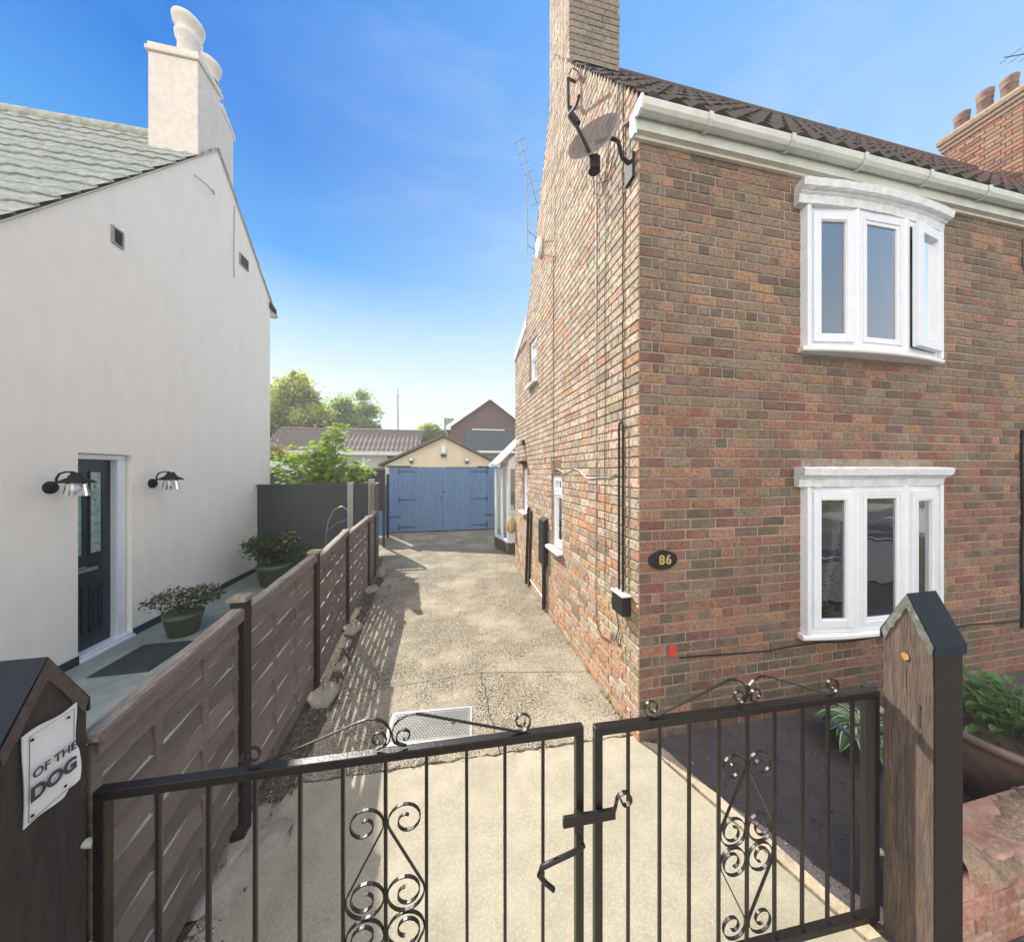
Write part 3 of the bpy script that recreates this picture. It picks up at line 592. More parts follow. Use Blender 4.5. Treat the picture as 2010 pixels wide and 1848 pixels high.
m=MB(); m.lathe([(0,0),(.04,0),(.04,.03),(0,.04)],(HX-.006,4.83,5.64),20,(-1,0,0)); 
t=thing('alarm_box','white oval alarm box high on the brick side wall','alarm box',(HX-.01,4.83,5.5))
m=MB(); V=[]
for k in range(20): a=2*math.pi*k/20; V.append((HX-.012,4.83+.10*math.cos(a),5.64+.16*math.sin(a)))
m.prism(V,(-.06,0,0)); m.build('cover',m_white,t,bevel=.01)
# ============================================================ things on the brick house
t=thing('house_number_plaque','black oval plaque with gold number 86 on the front brick wall','house number',(1.645,HY-.012,1.405))
m=MB(); V=[(1.645+.125*math.cos(2*math.pi*k/40),HY-.012,1.405+.074*math.sin(2*math.pi*k/40)) for k in range(40)]; m.prism(V,(0,-.012,0)); m.build('plate',m_blackpl,t,bevel=.003)
def text(body,size,mat,parent,P,rot,name,ex=.002,sh=0,bold=0,sx=1):
    cu=bpy.data.curves.new(name,'FONT'); cu.body=body; cu.size=size; cu.extrude=ex; cu.align_x='CENTER'; cu.align_y='CENTER'; cu.offset=bold; cu.shear=sh
    to=bpy.data.objects.new('tmp',cu); C.objects.link(to); bpy.context.view_layer.update()
    me=bpy.data.meshes.new_from_object(to); bpy.data.objects.remove(to); me.materials.clear(); me.materials.append(mat)
    for v in me.vertices: v.co.x*=sx
    o=bpy.data.objects.new(name,me); fin(o,parent); o.location=Vector(P)-ROOT[parent.name]; o.rotation_euler=rot; return o
text('8',.10,m_gold,t,(1.630,HY-.0265,1.405),(rad(90),0,0),'numeral_eight',.002,bold=.003)
text('6',.10,m_gold,t,(1.688,HY-.0265,1.405),(rad(90),0,0),'numeral_six',.002,bold=.003)
t=thing('junction_box','black plastic cable box at the foot of the conduit by the house corner','cable box',(HX-.02,2.38,.95))
m=MB(); m.box(HX-.09,HX-.012,2.30,2.47,.93,1.085); m.build('box_body',m_blackpl,t,bevel=.006); m=MB(); m.box(HX-.098,HX-.012,2.29,2.48,1.087,1.10); m.build('box_lid',m_upvc2,t,bevel=.003)
t=thing('security_light','small white security light on the far end of the brick side wall','outside light',(HX-.012,6.0,2.62))
m=MB(); m.box(HX-.05,HX-.012,5.92,6.02,2.60,2.70); m.build('bracket',m_blackpl,t,bevel=.005); m=MB(); m.lathe([(0,-.02),(.05,-.01),(.055,.06),(0,.09)],(HX-.09,6.02,2.65),14,(-.7,.7,-.2)); m.build('lamp_head',m_white,t)
t=thing('boiler_flue','small dark vent box under the security light on the side wall','vent',(HX-.01,5.85,2.2)); m=MB(); m.box(HX-.13,HX-.011,5.74,5.96,2.23,2.29); m.build('hood',m_blackpl,t,bevel=.004); m=MB(); m.box(HX-.06,HX-.012,5.80,5.90,2.17,2.228); m.build('duct',m_chipot,t)
# satellite dish
t=thing('satellite_dish','dark mesh satellite dish on a bent pole, high on the brick side wall','satellite dish',(HX-.01,2.95,5.1))
dc=Vector((1.17,2.40,4.80)); ax=Vector((-.66,-.62,.30)).normalized()
m=MB(); V=[];u=ax.orthogonal().normalized(); w=ax.cross(u); nr,nk=8,32
for i in range(nr+1):
    r=.235*i/nr
    for k in range(nk): a=2*math.pi*k/nk; V.append(dc+(u*math.cos(a)*1.0+w*math.sin(a)*.88)*r+ax*(.55*r*r))
m.add(V,[(i*nk+k,i*nk+(k+1)%nk,(i+1)*nk+(k+1)%nk,(i+1)*nk+k) for i in range(nr) for k in range(nk)],smooth=True); m.build('reflector',m_perf,t)
low=dc+Vector((0,0,-.20)); m=MB(); hd=Vector((1.02,2.48,5.03)); m.tube([low,low+ax*.05,hd],.016,8); m.build('feed_arm',m_blackpl,t)
m=MB(); m.tube([hd+Vector((-.02,.0,.03)),hd+Vector((.03,-.02,-.06))],.03,10); m.build('receiver_head',m_blackpl,t)
m=MB(); m.tube([(HX-.02,2.30,4.56),(HX-.09,2.30,4.60),(HX-.11,2.33,4.76),(HX-.16,2.37,4.82),tuple(dc-ax*.02)],.016,8); m.box(HX-.035,HX-.012,2.25,2.36,4.42,4.62); m.tube([low-Vector((0,0,.05)),low+Vector((0,0,.05))],.05,8); m.build('wall_bracket',m_blackpl,t)
t=thing('aerial_mast','grey bent mast bracket on the brick gable above the satellite dish','mast',(HX-.01,3.3,5.9))
m=MB(); m.tube([(HX-.10,3.44,6.62),(HX-.10,3.43,6.25),(HX-.11,3.36,6.12),(HX-.14,3.10,5.93),(HX-.18,2.95,5.82)],.018,8); m.tube([(HX-.012,3.44,6.60),(HX-.10,3.44,6.62)],.014,8); m.tube([(HX-.012,3.43,6.28),(HX-.10,3.43,6.28)],.014,8); m.build('pole',m_blackpl,t)
m=MB(); m.tube([(HX-.10,3.44,6.66),(HX-.06,3.40,6.70),(HX-.03,3.34,6.60),(HX-.02,3.2,6.30),(HX-.02,3.1,6.35)],.006,6); m.build('cable',m_blackpl,t)
t=thing('television_aerial','thin grey television aerial standing off the rear slope of the brick gable','aerial',(HX-.01,4.9,5.3))
m=MB(); ax0=(1.17,4.55,0); m.tube([(1.17,4.62,5.38),(1.17,4.62,6.55)],.007,6); m.tube([(HX-.01,4.80,5.72),(1.17,4.62,5.72)],.006,5); m.tube([(HX-.01,4.80,5.52),(1.17,4.62,5.50)],.006,5); m.build('pole',m_cpost,t)
m=MB(); m.tube([(1.02,4.5,6.92),(1.36,4.78,6.30)],.008,5)
for k in range(7): q=k/6; p=Vector((1.02,4.5,6.92)).lerp(Vector((1.36,4.78,6.30)),q); m.tube([p-Vector((.07,-.07,.0)),p+Vector((.07,-.07,0))],.004,4)
m.build('antenna_boom',m_alu,t)
t=thing('peg_bag','straw coloured bag and rope hanging at the far corner of the brick wall','bag',(1.38,6.86,.7))
m=MB(); V=[]; m.lathe([(.02,.36),(.07,.33),(.10,.2),(.11,.08),(.07,0),(0,-.01)],(1.375,6.92,.72),12); m.build('bag_body',m_bag,t); m=MB(); m.tube([(1.36,6.85,1.10),(1.33,6.82,.9),(1.33,6.8,.6),(1.36,6.82,.5)],.01,5); m.build('rope',m_cream2,t)
t=thing('wall_box','small white box on the upper brick wall at the right edge of the view','wall box',(5.97,HY-.02,4.2)); m=MB(); m.box(5.925,6.12,HY-.10,HY-.011,4.22,4.56); m.build('housing',m_upvc2,t,bevel=.01); m=MB(); m.box(5.95,6.10,HY-.106,HY-.101,4.26,4.34); m.build('grille',m_blackpl,t)
# ============================================================ terraced house to the right
TH=thing('terraced_house','red roofed terraced house adjoining on the right, with a three pot brick chimney stack','house',(HW,HY,0))
m=MB(); m.quad((HW,HY,-.1),(12.6,HY,-.1),(12.6,HY,4.9),(HW,HY,4.9)); m.quad((12.6,HY,-.1),(12.6,6.2,-.1),(12.6,6.2,4.6),(12.6,RG[0],RG[1]),(12.6,HY,4.9)); m.quad((HW,6.2,-.1),(12.6,6.2,-.1),(12.6,6.2,4.6),(HW,6.2,4.6)); m.build('wall',m_mortar,TH)
m=MB(); bricks(m,(HW,HY,0),(1,0,0),(0,-1,0),lambda z:[(0.002,1.6)],0,58,pal_front,d=.008); m.build('brickwork',m_brick,TH)
m=MB(); pantiles(m,HW+.004,12.6,EV[0]-.02,EV[1]+.05,RG[0],RG[1]+.03); pantiles(m,HW+.004,12.6,6.3,4.4,RG[0],RG[1]+.03,amp=.012); m_tile_r=M('red_pantile',(.12,.055,.042),.85,.35,9,.4,50,col2=(.10,.05,.04)); rr=m.build('roof',m_tile_r,TH)
m=MB(); m.tube([(HW+i*.3,RG[0],RG[1]-.03) for i in range(0,12)],.09,10); m.build('ridge_tiles',m_tile_r,rr)
eaves(HW+.002,12.6,TH)
CX0,CX1,CY0,CY1=10.0,10.75,3.70,4.62
m=MB(); m.box(CX0,CX1,CY0,CY1,6.9,8.62); m.build('chimney_core',m_mortar,TH)
m=MB(); OB=[(3,(.42,.19,.11)),(2,(.38,.22,.14)),(2,(.45,.26,.16)),(1,(.25,.13,.09))]
bricks(m,(CX0,CY0,0),(0,1,0),(-1,0,0),lambda z:[(0,CY1-CY0)],6.95,21,lambda u,z:OB,d=.012,jit=.004); bricks(m,(CX0,CY0,0),(1,0,0),(0,-1,0),lambda z:[(0,CX1-CX0)],6.95,21,lambda u,z:RED)
for j in range(3):
    o_=.03+.02*j
    m.box(CX0-o_,CX1+o_,CY0-o_,CY1+o_,8.64+j*.083,8.64+j*.083+.078,(.30,.20,.13))
m.build('chimney_stack',m_brick,TH)
m=MB(); m.box(CX0-.06,CX1+.06,CY0-.06,CY1+.06,8.89,8.93); cap=m.build('chimney_capping',m_kerb,TH)
for i,(yy,h) in enumerate(((4.45,.36),(4.17,.48),(3.9,.42))):
    m=MB(); m.lathe([(.105,0),(.09,h*.6),(.10,h*.62),(.10,h*.68),(.092,h*.72),(.105,h*.82),(.11,h*.98),(.10,h),(.085,h),(.08,h*.6)],(CX0+.15,yy,8.92),18); m.build('chimney_pot',m_chipot,TH)
m=MB(); m.tube([(CX0+.3,3.72,8.9),(CX0+.3,3.72,9.85)],.012,6); m.tube([(CX0-.15,3.84,9.57),(CX0+.9,3.5,9.62)],.007,5)
for k in range(6): xx=CX0-.05+k*.15; m.tube([(xx,3.81-.048*k-.12,9.585),(xx,3.81-.048*k+.12,9.585)],.004,4)
t=m.build('roof_aerial',m_blackpl,loc=(CX0+.3,3.72,8.9)); tag(t,'dark aerial on the red brick chimney stack at the right edge','aerial')
# ============================================================ WHITE HOUSE
WX=-3.76
WH=thing('white_rendered_house','white rendered house on the left with a tall chimney and a dark front door','house',(WX,4.5,0))
WR=(6.1,7.45); wfY,wrY=3.0,7.69
def wtop(Y): return (7.45-1.23*(6.1-Y)) if Y<6.1 else 7.45-1.06*(Y-6.1)
DR=(4.095,4.665,.10,2.29)
def wt(u): return wtop(wfY+u)-.03
m=MB(); wall_sheet(m,(WX,wfY,0),(0,1,0),(1,0,0),[0,6.1-wfY,wrY-wfY],wt,[(DR[0]-wfY,DR[1]-wfY,DR[2],DR[3])],depth=.17)
m.quad((WX,wfY,-.1),(-9,wfY,-.1),(-9,wfY,wtop(wfY)),(WX,wfY,wtop(wfY))); m.quad((WX,wrY,-.1),(-9,wrY,-.1),(-9,wrY,5.7),(WX,wrY,5.7)); m.quad((-9,wfY,-.1),(-9,wrY,-.1),(-9,wrY,5.7),(-9,6.1,7.4),(-9,wfY,3.6))
wall=m.build('rendered_wall',m_render,WH)
m=MB(); m.box(WX,WX+.012,DR[1]+.01,wrY+.012,-.05,.185); m.box(WX,WX+.012,wfY-.01,DR[0]-.002,-.05,.185); m.build('plinth',m_plinth,WH)
m=MB(); pantiles(m,-9,WX+.03,wfY-.25,wtop(wfY)-.29,6.1,7.45,tw=.24,course=.26,amp=.007,lift=.016); pantiles(m,-9,WX+.03,wrY+.25,wtop(wrY)-.26,6.1,7.45,tw=.30,course=.32,amp=.016); rf=m.build('roof',m_tile2,WH)
m=MB(); m.quad((-9,wfY-.2,wtop(wfY)-.29),(WX+.02,wfY-.2,wtop(wfY)-.29),(WX+.02,6.1,7.4),(-9,6.1,7.4)); m.quad((-9,wrY+.2,wtop(wrY)-.27),(WX+.02,wrY+.2,wtop(wrY)-.27),(WX+.02,6.1,7.4),(-9,6.1,7.4)); m.build('roof_lining',m_chim,rf)
m=MB(); m.tube([(-9+i*.3,6.1,7.45) for i in range(0,16)],.09,8); m.build('ridge_tiles',m_tile2,rf)
m=MB(); m.prism([(WX+.001,wrY-.04,5.60),(WX+.001,wrY+.16,5.56),(WX+.001,wrY+.16,5.64),(WX+.001,wrY-.04,5.70)],(.05,0,0)); m.build('eaves_end',m_blackpl,WH)
m=MB(); x0,x1=-4.40,WX-.004
m.prism([(x0,5.70,6.2),(x0,5.70,8.38),(x0,6.19,8.38),(x0,6.19,8.30),(x0,6.52,8.05),(x0,6.52,6.4)],(x1-x0,0,0)); m.box(x0-.03,x1+.03,5.67,6.22,8.382,8.45); m.box(x0-.01,x1+.01,5.69,6.20,8.452,8.52); m.prism([(x0-.01,6.221,8.33),(x0-.01,6.56,8.08),(x0-.01,6.56,8.02),(x0-.01,6.2,8.22)],(x1-x0+.03,0,0)); m.build('chimney',m_chim,WH,bevel=.012)
m=MB(); m.lathe([(.135,0),(.13,.30),(.16,.34),(.165,.40),(.14,.43),(.14,.52),(.185,.56),(.195,.64),(.16,.68),(.0,.70)],(-4.02,5.90,8.52),20); m.build('chimney_pot',m_chim,WH)
m=MB(); m.lathe([(.12,0),(.12,.16),(.155,.20),(.16,.27),(.13,.30),(0,.32)],(-3.86,6.08,8.52),20); m.build('chimney_pot',m_chim,WH)
# door
dr=MB(); dx=WX-.12; dr.box(dx-.04,dx,DR[0]+.002,4.555,.16,2.225)
d=dr.build('front_door',m_blackdoor,WH)
m=MB()
for a,b in ((4.13,4.255),(4.335,4.45)):
    fbar(m,(dx,0,0),(0,1,0),(1,0,0),a-.012,b+.012,1.18,2.10,.014,0,.012)
for a,b in ((4.13,4.27),(4.33,4.47)):
    fbar(m,(dx,0,0),(0,1,0),(1,0,0),a,b,.32,.85,.018,0,.012); fbar(m,(dx,0,0),(0,1,0),(1,0,0),a+.035,b-.035,.37,.80,.012,0,.01)
m.build('door_moulding',m_blackdoor,d)
m=MB()
for a,b in ((4.13,4.255),(4.335,4.45)): m.quad((dx+.004,a,1.19),(dx+.004,b,1.19),(dx+.004,b,2.09),(dx+.004,a,2.09))
m.build('glass_panel',M('obscured_glass',(.30,.40,.38),.12,.35,9,.25,25,spec=.8),d)
m=MB()
for a in (4.19,4.39):
    for zz in (1.5,1.78,1.93): m.lathe([(0,0),(.012,.003),(.0,.006)],(dx+.005,a,zz),8,(1,0,0)); m.tube([(dx+.006,a-.015,zz-.07),(dx+.006,a+.01,zz-.03),(dx+.006,a-.008,zz+.03)],.002,4)
m.build('leaded_motif',m_alu,d)
m=MB(); m.box(dx,dx+.02,4.20,4.40,1.00,1.035); m.build('letter_plate',m_alu,d,bevel=.003)
m=MB(); m.box(dx,dx+.05,4.115,4.13,1.05,1.07); m.box(dx+.03,dx+.045,4.13,4.26,1.055,1.068); m.build('door_handle',m_alu,d)
m=MB(); m.box(WX-.15,WX-.05,4.557,4.655,.13,2.225); m.box(WX-.15,WX-.05,DR[0]+.002,4.655,2.227,2.285); fr=m.build('door_frame',m_upvc,WH,bevel=.006)
m=MB(); m.box(WX-.16,WX+.03,DR[0]+.002,4.68,.085,.125); m.box(WX-.16,WX+.005,DR[0]+.003,4.66,.127,.155); m.build('door_threshold',m_upvc,WH,bevel=.004)
m=MB(); m.box(WX-.6,WX-.18,3.9,4.9,0,2.5); m.build('hall_block',m_dark,WH)
def wlamp(y,lab):
    t=thing('wall_lamp',lab,'outside lamp',(WX,y,1.96),'black swan neck lamps by the door')
    m=MB(); m.lathe([(0,.035),(.045,.03),(.06,.012),(.062,0)],(WX,y,1.94),20,(1,0,0)); m.build('backplate',m_blackpl,t)
    m=MB(); m.tube([(WX+.03,y,1.89),(WX+.045,y,1.95),(WX+.05,y,2.03),(WX+.075,y,2.075),(WX+.12,y,2.09),(WX+.18,y,2.09),(WX+.20,y,2.075),(WX+.205,y,2.05)],.0085,8); m.build('arm',m_blackpl,t)
    m=MB(); m.lathe([(0,.10),(.035,.10),(.04,.075),(.05,.07),(.055,.05),(.12,.012),(.125,0),(.115,.004),(.04,.035)],(WX+.205,y,1.985),24); m.build('lamp_shade',m_blackpl,t)
    m=MB(); m.lathe([(.062,.0),(.066,-.03),(.082,-.13),(.083,-.135),(.079,-.135),(.060,-.03)],(WX+.205,y,1.99),24); m.build('glass_jar',m_jar,t)
    m=MB(); m.lathe([(0,-.09),(.02,-.085),(.028,-.065),(.02,-.035),(.012,-.01)],(WX+.205,y,1.99),14); m.build('bulb',m_white,t)
    return t
wlamp(3.86,'black swan neck wall lamp to the left of the dark front door'); wlamp(4.93,'black swan neck wall lamp on the white wall to the right of the front door')
def vent(y0,y1,z0,z1,lab):
    t=thing('wall_vent',lab,'vent',(WX,(y0+y1)/2,z0),'grey vents in the white gable')
    m=MB(); fbar(m,(WX,0,0),(0,1,0),(1,0,0),y0,y1,z0,z1,.02,0,.02); m.build('vent_frame',m_cpost,t)
    m=MB(); n=6
    for i in range(n): zz=z0+.02+(z1-z0-.04)*i/n; m.prism([(WX+.002,y0+.02,zz+.03),(WX+.02,y0+.02,zz),(WX+.02,y0+.02,zz+.006),(WX+.002,y0+.02,zz+.036)],(0,y1-y0-.04,0))
    m.build('louvres',m_slate,t)
vent(4.42,4.55,4.70,4.90,'grey louvred vent on the white gable above the lamp right of the door'); vent(6.66,6.92,5.90,6.11,'grey louvred vent high on the far end of the white gable')
m=MB(); m.tube([(WX+.012,6.52,6.85),(WX+.012,6.50,6.0),(WX+.012,6.51,5.55)],.006,5); m.tube([(WX+.015,5.6,6.55),(WX+.10,5.72,6.52),(WX+.12,5.85,6.50),(WX+.05,5.95,6.56),(WX+.02,5.98,6.66)],.009,5); m.build('gable_cable',m_cpost,WH)
m=MB()
for i in range(26): m.box(-3.40,-2.95,3.83+.021*i,3.843+.021*i,.112,.120)
m.box(-3.42,-2.93,3.80,4.38,.101,.113); o=m.build('door_mat',m_mat,loc=(-3.17,4.1,.1)); tag(o,'dark ribbed mat on the path in front of the front door','door mat')
# ============================================================ FENCE
m_wood2=m_wood
m_slat=M('weathered_slat_wood_lit_tops',(0,0,0),.9,.18,9,.4,60,attr=True,scale=(1.1,1.1,7),grime=((.24,.23,.21),.3),gs=2)
FN=thing('slatted_fence','low weathered brown woven slat fence with capped dark posts beside the driveway','fence',(-1.2,2.1,0))
PST=[(-1.165,2.08,1.38),(-1.205,3.20,1.365),(-1.33,4.54,1.315),(-1.385,5.93,1.30),(-1.45,6.72,1.29)]
pans=[((-1.135,1.262,1.235),(-1.165,2.05,1.31)),((-1.166,2.12,1.285),(-1.204,3.16,1.325)),((-1.208,3.24,1.275),(-1.326,4.50,1.305)),((-1.334,4.58,1.25),(-1.383,5.89,1.28)),((-1.388,5.97,1.25),(-1.448,6.70,1.27))]
for pa,pb in pans:
    a=Vector((pa[0],pa[1],0)); b=Vector((pb[0],pb[1],0)); d=b-a; Lp=d.length; d.normalize(); n=Vector((d.y,-d.x,0)); zt=lambda s:pa[2]+(pb[2]-pa[2])*s/Lp
    nb=4 if Lp>1.1 else 3; ns=10; pitch=.1145; m=MB(); tl=1; seg=nb*8
    for j in range(ns):
        V=[]
        for i in range(seg+1):
            s=Lp*i/seg; off=.0045*math.cos(math.pi*nb*s/Lp)*(1 if j%2 else -1); zc=zt(s)-.05-j*pitch-.004*math.sin(j*3.3+s*2); hgt=.0965+.0015*math.sin(j*7.7)
            for q,r_ in ((-.0035-.0055*tl,0),(.0035-.0055*tl,0),(.0035+.0055*tl,-hgt),(-.0035+.0055*tl,-hgt)): p=a+d*s+n*(off+q); V.append((p.x,p.y,zc+r_))
        kc=U(.66,1.15); sc_=U(0,1); m.add(V,[(i*4,i*4+1,(i+1)*4+1,(i+1)*4) for i in range(seg)],(.34,.31,.27)); m.add(V,[(i*4+k,i*4+(k+1)%4,(i+1)*4+(k+1)%4,(i+1)*4+k) for i in range(seg) for k in (1,2,3)],((.158+.012*sc_)*kc,(.138+.006*sc_)*kc,.128*kc))  # top faces coloured lighter to read as sunlit edges
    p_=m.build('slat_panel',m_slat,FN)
    m=MB()
    for k in range(nb+1):
        s=Lp*k/nb; s=min(max(s,.02),Lp-.02); p=a+d*s; m.ob((p.x,p.y,0),d,n,(0,0,1),-.018,.018,-.0078,.0078,zt(s)-1.19,zt(s)-.02)
    m.build('batten',m_wood,p_)
    m=MB(); dz=Vector((d.x,d.y,(pb[2]-pa[2])/Lp)).normalized(); m.ob((a.x,a.y,pa[2]),dz,n,(0,0,1),0,Lp,-.028,.028,-.012,.018); m.build('top_rail',m_woodtop,p_,bevel=.004)
    m=MB(); m.ob((a.x,a.y,pa[2]),dz,n,(0,0,1),0,Lp,.0285,.036,-.05,.012); m.build('rail_edge',m_wood,p_)
for i,(x_,y_,h) in enumerate(PST):
    m=MB(); m.box(x_-.036,x_+.036,y_-.036,y_+.036,-.05,h-.02); q=m.build('fence_post',m_post,FN,bevel=.004)
    m=MB(); m.box(x_-.047,x_+.047,y_-.047,y_+.047,h-.018,h+.006); m.add([(x_-.045,y_-.045,h+.006),(x_+.045,y_-.045,h+.006),(x_+.045,y_+.045,h+.006),(x_-.045,y_+.045,h+.006),(x_,y_,h+.02)],[(0,1,4),(1,2,4),(2,3,4),(3,0,4)]); m.build('post_cap',m_woodtop,q,bevel=.003)
def lump(name,c,r,mat,seed,label,cat,group=None,n=2):
    m=MB(); V=[]; nu,nv=20,12
    for i in range(nv+1):
        th=math.pi*i/nv
        for k in range(nu):
            ph=2*math.pi*k/nu; q=1+.26*math.sin(3*ph+seed)*math.sin(2*th)+.16*math.sin(5*ph+seed*2+th*4)+.22*hsh(i,k,seed)
            V.append((c[0]+r[0]*q*math.sin(th)*math.cos(ph),c[1]+r[1]*q*math.sin(th)*math.sin(ph),c[2]+r[2]*q*math.cos(th)))
    m.add(V,[(i*nu+k,i*nu+(k+1)%nu,(i+1)*nu+(k+1)%nu,(i+1)*nu+k) for i in range(nv) for k in range(nu)],smooth=True)
    o=m.build(name,mat,loc=c); tag(o,label,cat,group); return o
G='cement footings around the fence posts'
lump('cement_footing',(-1.09,2.0,-.01),(.15,.24,.035),m_lump,1,'flat spread of pale cement around the nearest fence post','cement footing',G)
lump('cement_footing',(-1.13,3.20,.03),(.11,.12,.09),m_lump,2,'chunky pale cement lump at the foot of the second fence post','cement footing',G)
lump('cement_footing',(-1.23,4.50,.02),(.10,.13,.07),m_lump,3,'cement lump at the foot of the third fence post','cement footing',G)
lump('cement_footing',(-1.30,5.90,.02),(.10,.12,.06),m_lump,4,'cement lump at the foot of the fourth fence post','cement footing',G)
lump('cement_footing',(-1.33,6.72,.04),(.08,.10,.10),m_lump,6,'tall cement lump where the low fence meets the tall panel','cement footing',G)
for i,(c,r) in enumerate((((-1.13,3.72,-.01),(.05,.12,.03)),((-1.20,4.15,-.01),(.04,.09,.035)))):
    lump('rubble_stone',c,r,m_lump,10+i,['rubble stone in the soil just past the second fence post','rubble stone in the soil just before the third fence post'][i],'stone','rubble along the foot of the fence')
m=MB()
for i in range(5200):
    t=R(); y_=1.6+t*5.2; x_=-1.12-.05*max(0,(y_-3))+random.gauss(0,.05); s=U(.003,.011); c=random.choice([(.10,.08,.06),(.05,.045,.04),(.25,.22,.17),(.16,.10,.07),(.06,.07,.04)]); p=Vector((x_,y_,U(-.004,.008)))
    V=[p+Vector((U(-1,1),U(-1,1),U(-.3,1)))*s for _ in range(4)]; m.add(V,[(0,1,2),(0,2,3),(0,3,1),(1,3,2)],c)
o=m.build('gravel',m_gravel); tag(o,'loose gravel and leaf litter along the foot of the slatted fence','gravel',kind='stuff')
# tall fences
t=thing('cross_fence','tall dark boarded fence closing off the side path beside the white house','fence',(-2.6,7.2,0))
m=MB(); m.box(-3.74,-2.07,7.19,7.22,.1,1.83); m.box(-1.95,-1.64,7.19,7.22,.1,1.83)
m_fdark=M('dark_stained_boards',(.045,.05,.055),.9,.2,12,.2,40,scale=(6,1,.4)); m.build('board_panel',m_fdark,t)
m=MB()
for i in range(12): m.box(-3.73+i*.14,-3.722+i*.14,7.186,7.189,.1,1.81)
m.box(-3.74,-2.07,7.17,7.188,1.78,1.832); m.build('panel_trim',m_fdark,t)
for xx in (-2.01,-1.60):
    m=MB(); m.box(xx-.055,xx+.055,7.13,7.25,0,1.87 if xx<-1.8 else 1.93); m.build('concrete_post',m_cpost,t,bevel=.006)
t=thing('tall_side_fence','tall brown board fence panel standing end on beyond the low slatted fence','fence',(-1.55,7.3,0))
a=Vector((-1.50,6.80,0)); b=Vector((-1.64,8.0,0)); d=(b-a).normalized(); n=Vector((d.y,-d.x,0)); m=MB(); m.ob(a,d,n,(0,0,1),0,1.2,-.012,.012,.05,1.80)
for k in range(10): m.ob(a,d,n,(0,0,1),.02+k*.12,.06+k*.12,.0125,.022,.06,1.79)
m.build('board_panel',m_wood,t); m=MB(); m.ob(a,d,n,(0,0,1),-.05,1.25,-.03,.03,1.802,1.83); m.build('capping_rail',m_woodtop,t); m=MB(); m.ob(a,d,n,(0,0,1),-.09,-.01,-.04,.04,0,1.86); m.build('timber_post',m_wood,t)
# ============================================================ GATES
def leaf_gate(P0,P1,bars,zc,label,nm,xs):
    """P0,P1 plan ends; xs = positions (metres from P0) of bars; zc index of scroll bar"""
    a=Vector((*P0,0)); b=Vector((*P1,0)); d=(b-a); Lg=d.length; d.normalize(); n=Vector((d.y,-d.x,0)); Z=Vector((0,0,1))
    t=thing('driveway_gate',label,'gate',(P0[0],P0[1],0),'pair of black iron driveway gates'); zt,zb=1.10,.055
    m=MB(); fw=.031
    m.ob(a,d,n,Z,0,fw,-fw/2,fw/2,zb,zt-fw); m.ob(a,d,n,Z,Lg-fw,Lg,-fw/2,fw/2,zb,zt-fw); m.ob(a,d,n,Z,0,Lg,-fw/2,fw/2,zt-fw,zt); m.ob(a,d,n,Z,fw,Lg-fw,-fw/2,fw/2,zb,zb+fw)
    m.build('gate_frame',m_iron,t,bevel=.003)
    for s in xs:
        m=MB(); lean=Vector(d)*U(-.0022,.0022); m.ob(a+lean*-1,d,n,Z+lean*1.8,s-.006,s+.006,-.006,.006,zb+fw-.003,zt-fw+.003); m.build('upright_bar',m_iron,t,bevel=.0015)
    P=lambda s,z,nn=0:tuple(a+d*s+n*nn+Z*z)
    def spiral(cs,cz,r0,r1,a0,turns,dirn,k=26):
        return [(cs+(r0+(r1-r0)*(i/k)**.8)*math.cos(a0+dirn*2*math.pi*turns*i/k),cz+(r0+(r1-r0)*(i/k)**.8)*math.sin(a0+dirn*2*math.pi*turns*i/k)) for i in range(k+1)]
    def put(pts,name='scroll'):
        m=MB(); m.ribbon([P(s,z) for s,z in pts],n,.010,.004); o=m.build(name,m_iron,t)
        return o
    c=xs[zc]; h=(xs[zc+1]-xs[zc])*.93; r=h/2-.002
    for sg in (-1,1):
        for top,bot,fl in ((.905,.515,1),(.508,.118,-1)):
            # element: spiral, big arc, diagonal, arc, spiral.  inner side touches centre bar
            ct=top-r; cb=bot+r; e=(lambda s_:c+sg*s_)
            if fl==1:
                up=spiral(h/2+.006,ct,.014,r,math.pi*1.1,1.42,-1)   # ends heading down at the centre-bar side
                up=[p for p in up]; 
                A0=[(h/2+.006+ (r)*math.cos(q),ct+r*math.sin(q)) for q in [math.pi*(.75+.06*i) for i in range(7)]]
                low=[(h/2+.004+r*math.cos(q),cb+r*math.sin(q)) for q in [rad(20-14*i) for i in range(17)]]
                sp=spiral(h/2-.012,cb+.006,.012,r*.93,0,0,1)
                tail=[(h/2+.004+(r*(1-.75*i/22))*math.cos(rad(-204-20*i)),cb+(r*(1-.72*i/22))*math.sin(rad(-204-20*i))) for i in range(1,22)]
                head=[(h/2+.006+(r*(.25+.75*i/22))*math.cos(rad(135+360*1.25*(1-i/22)*1.0)*-1+math.pi*1.5*0),ct+(r*(.25+.75*i/22))*math.sin(rad(135+360*1.25*(1-i/22))*1)) for i in range(0)]
                hd=[]
                for i in range(24):
                    q=rad(160-20*(24-i)*-1); rr_=r*(.26+.74*i/24); q=rad(160+19*(24-i)*-1*-1*-1)
                    hd.append((h/2+.006+rr_*math.cos(q),ct+rr_*math.sin(q)))
                pts=hd+[(h/2+.006+r*math.cos(rad(q)),ct+r*math.sin(rad(q))) for q in (160,172,184,196,208)]+low+tail
                pts=[(p[0],p[1]) for p in pts]
                ref=(top,bot)
                keep=pts
            else:
                mid=(.905+.515)/2; pts=[(p[0],(.508+.118)-(p[1]-(.905-.508)) -0) for p in keep]
                pts=[(p[0],(.508)-(p[1]-.515)) for p in keep]
            put([(e(p[0]),p[1]) for p in pts])
    return t,P,put,n
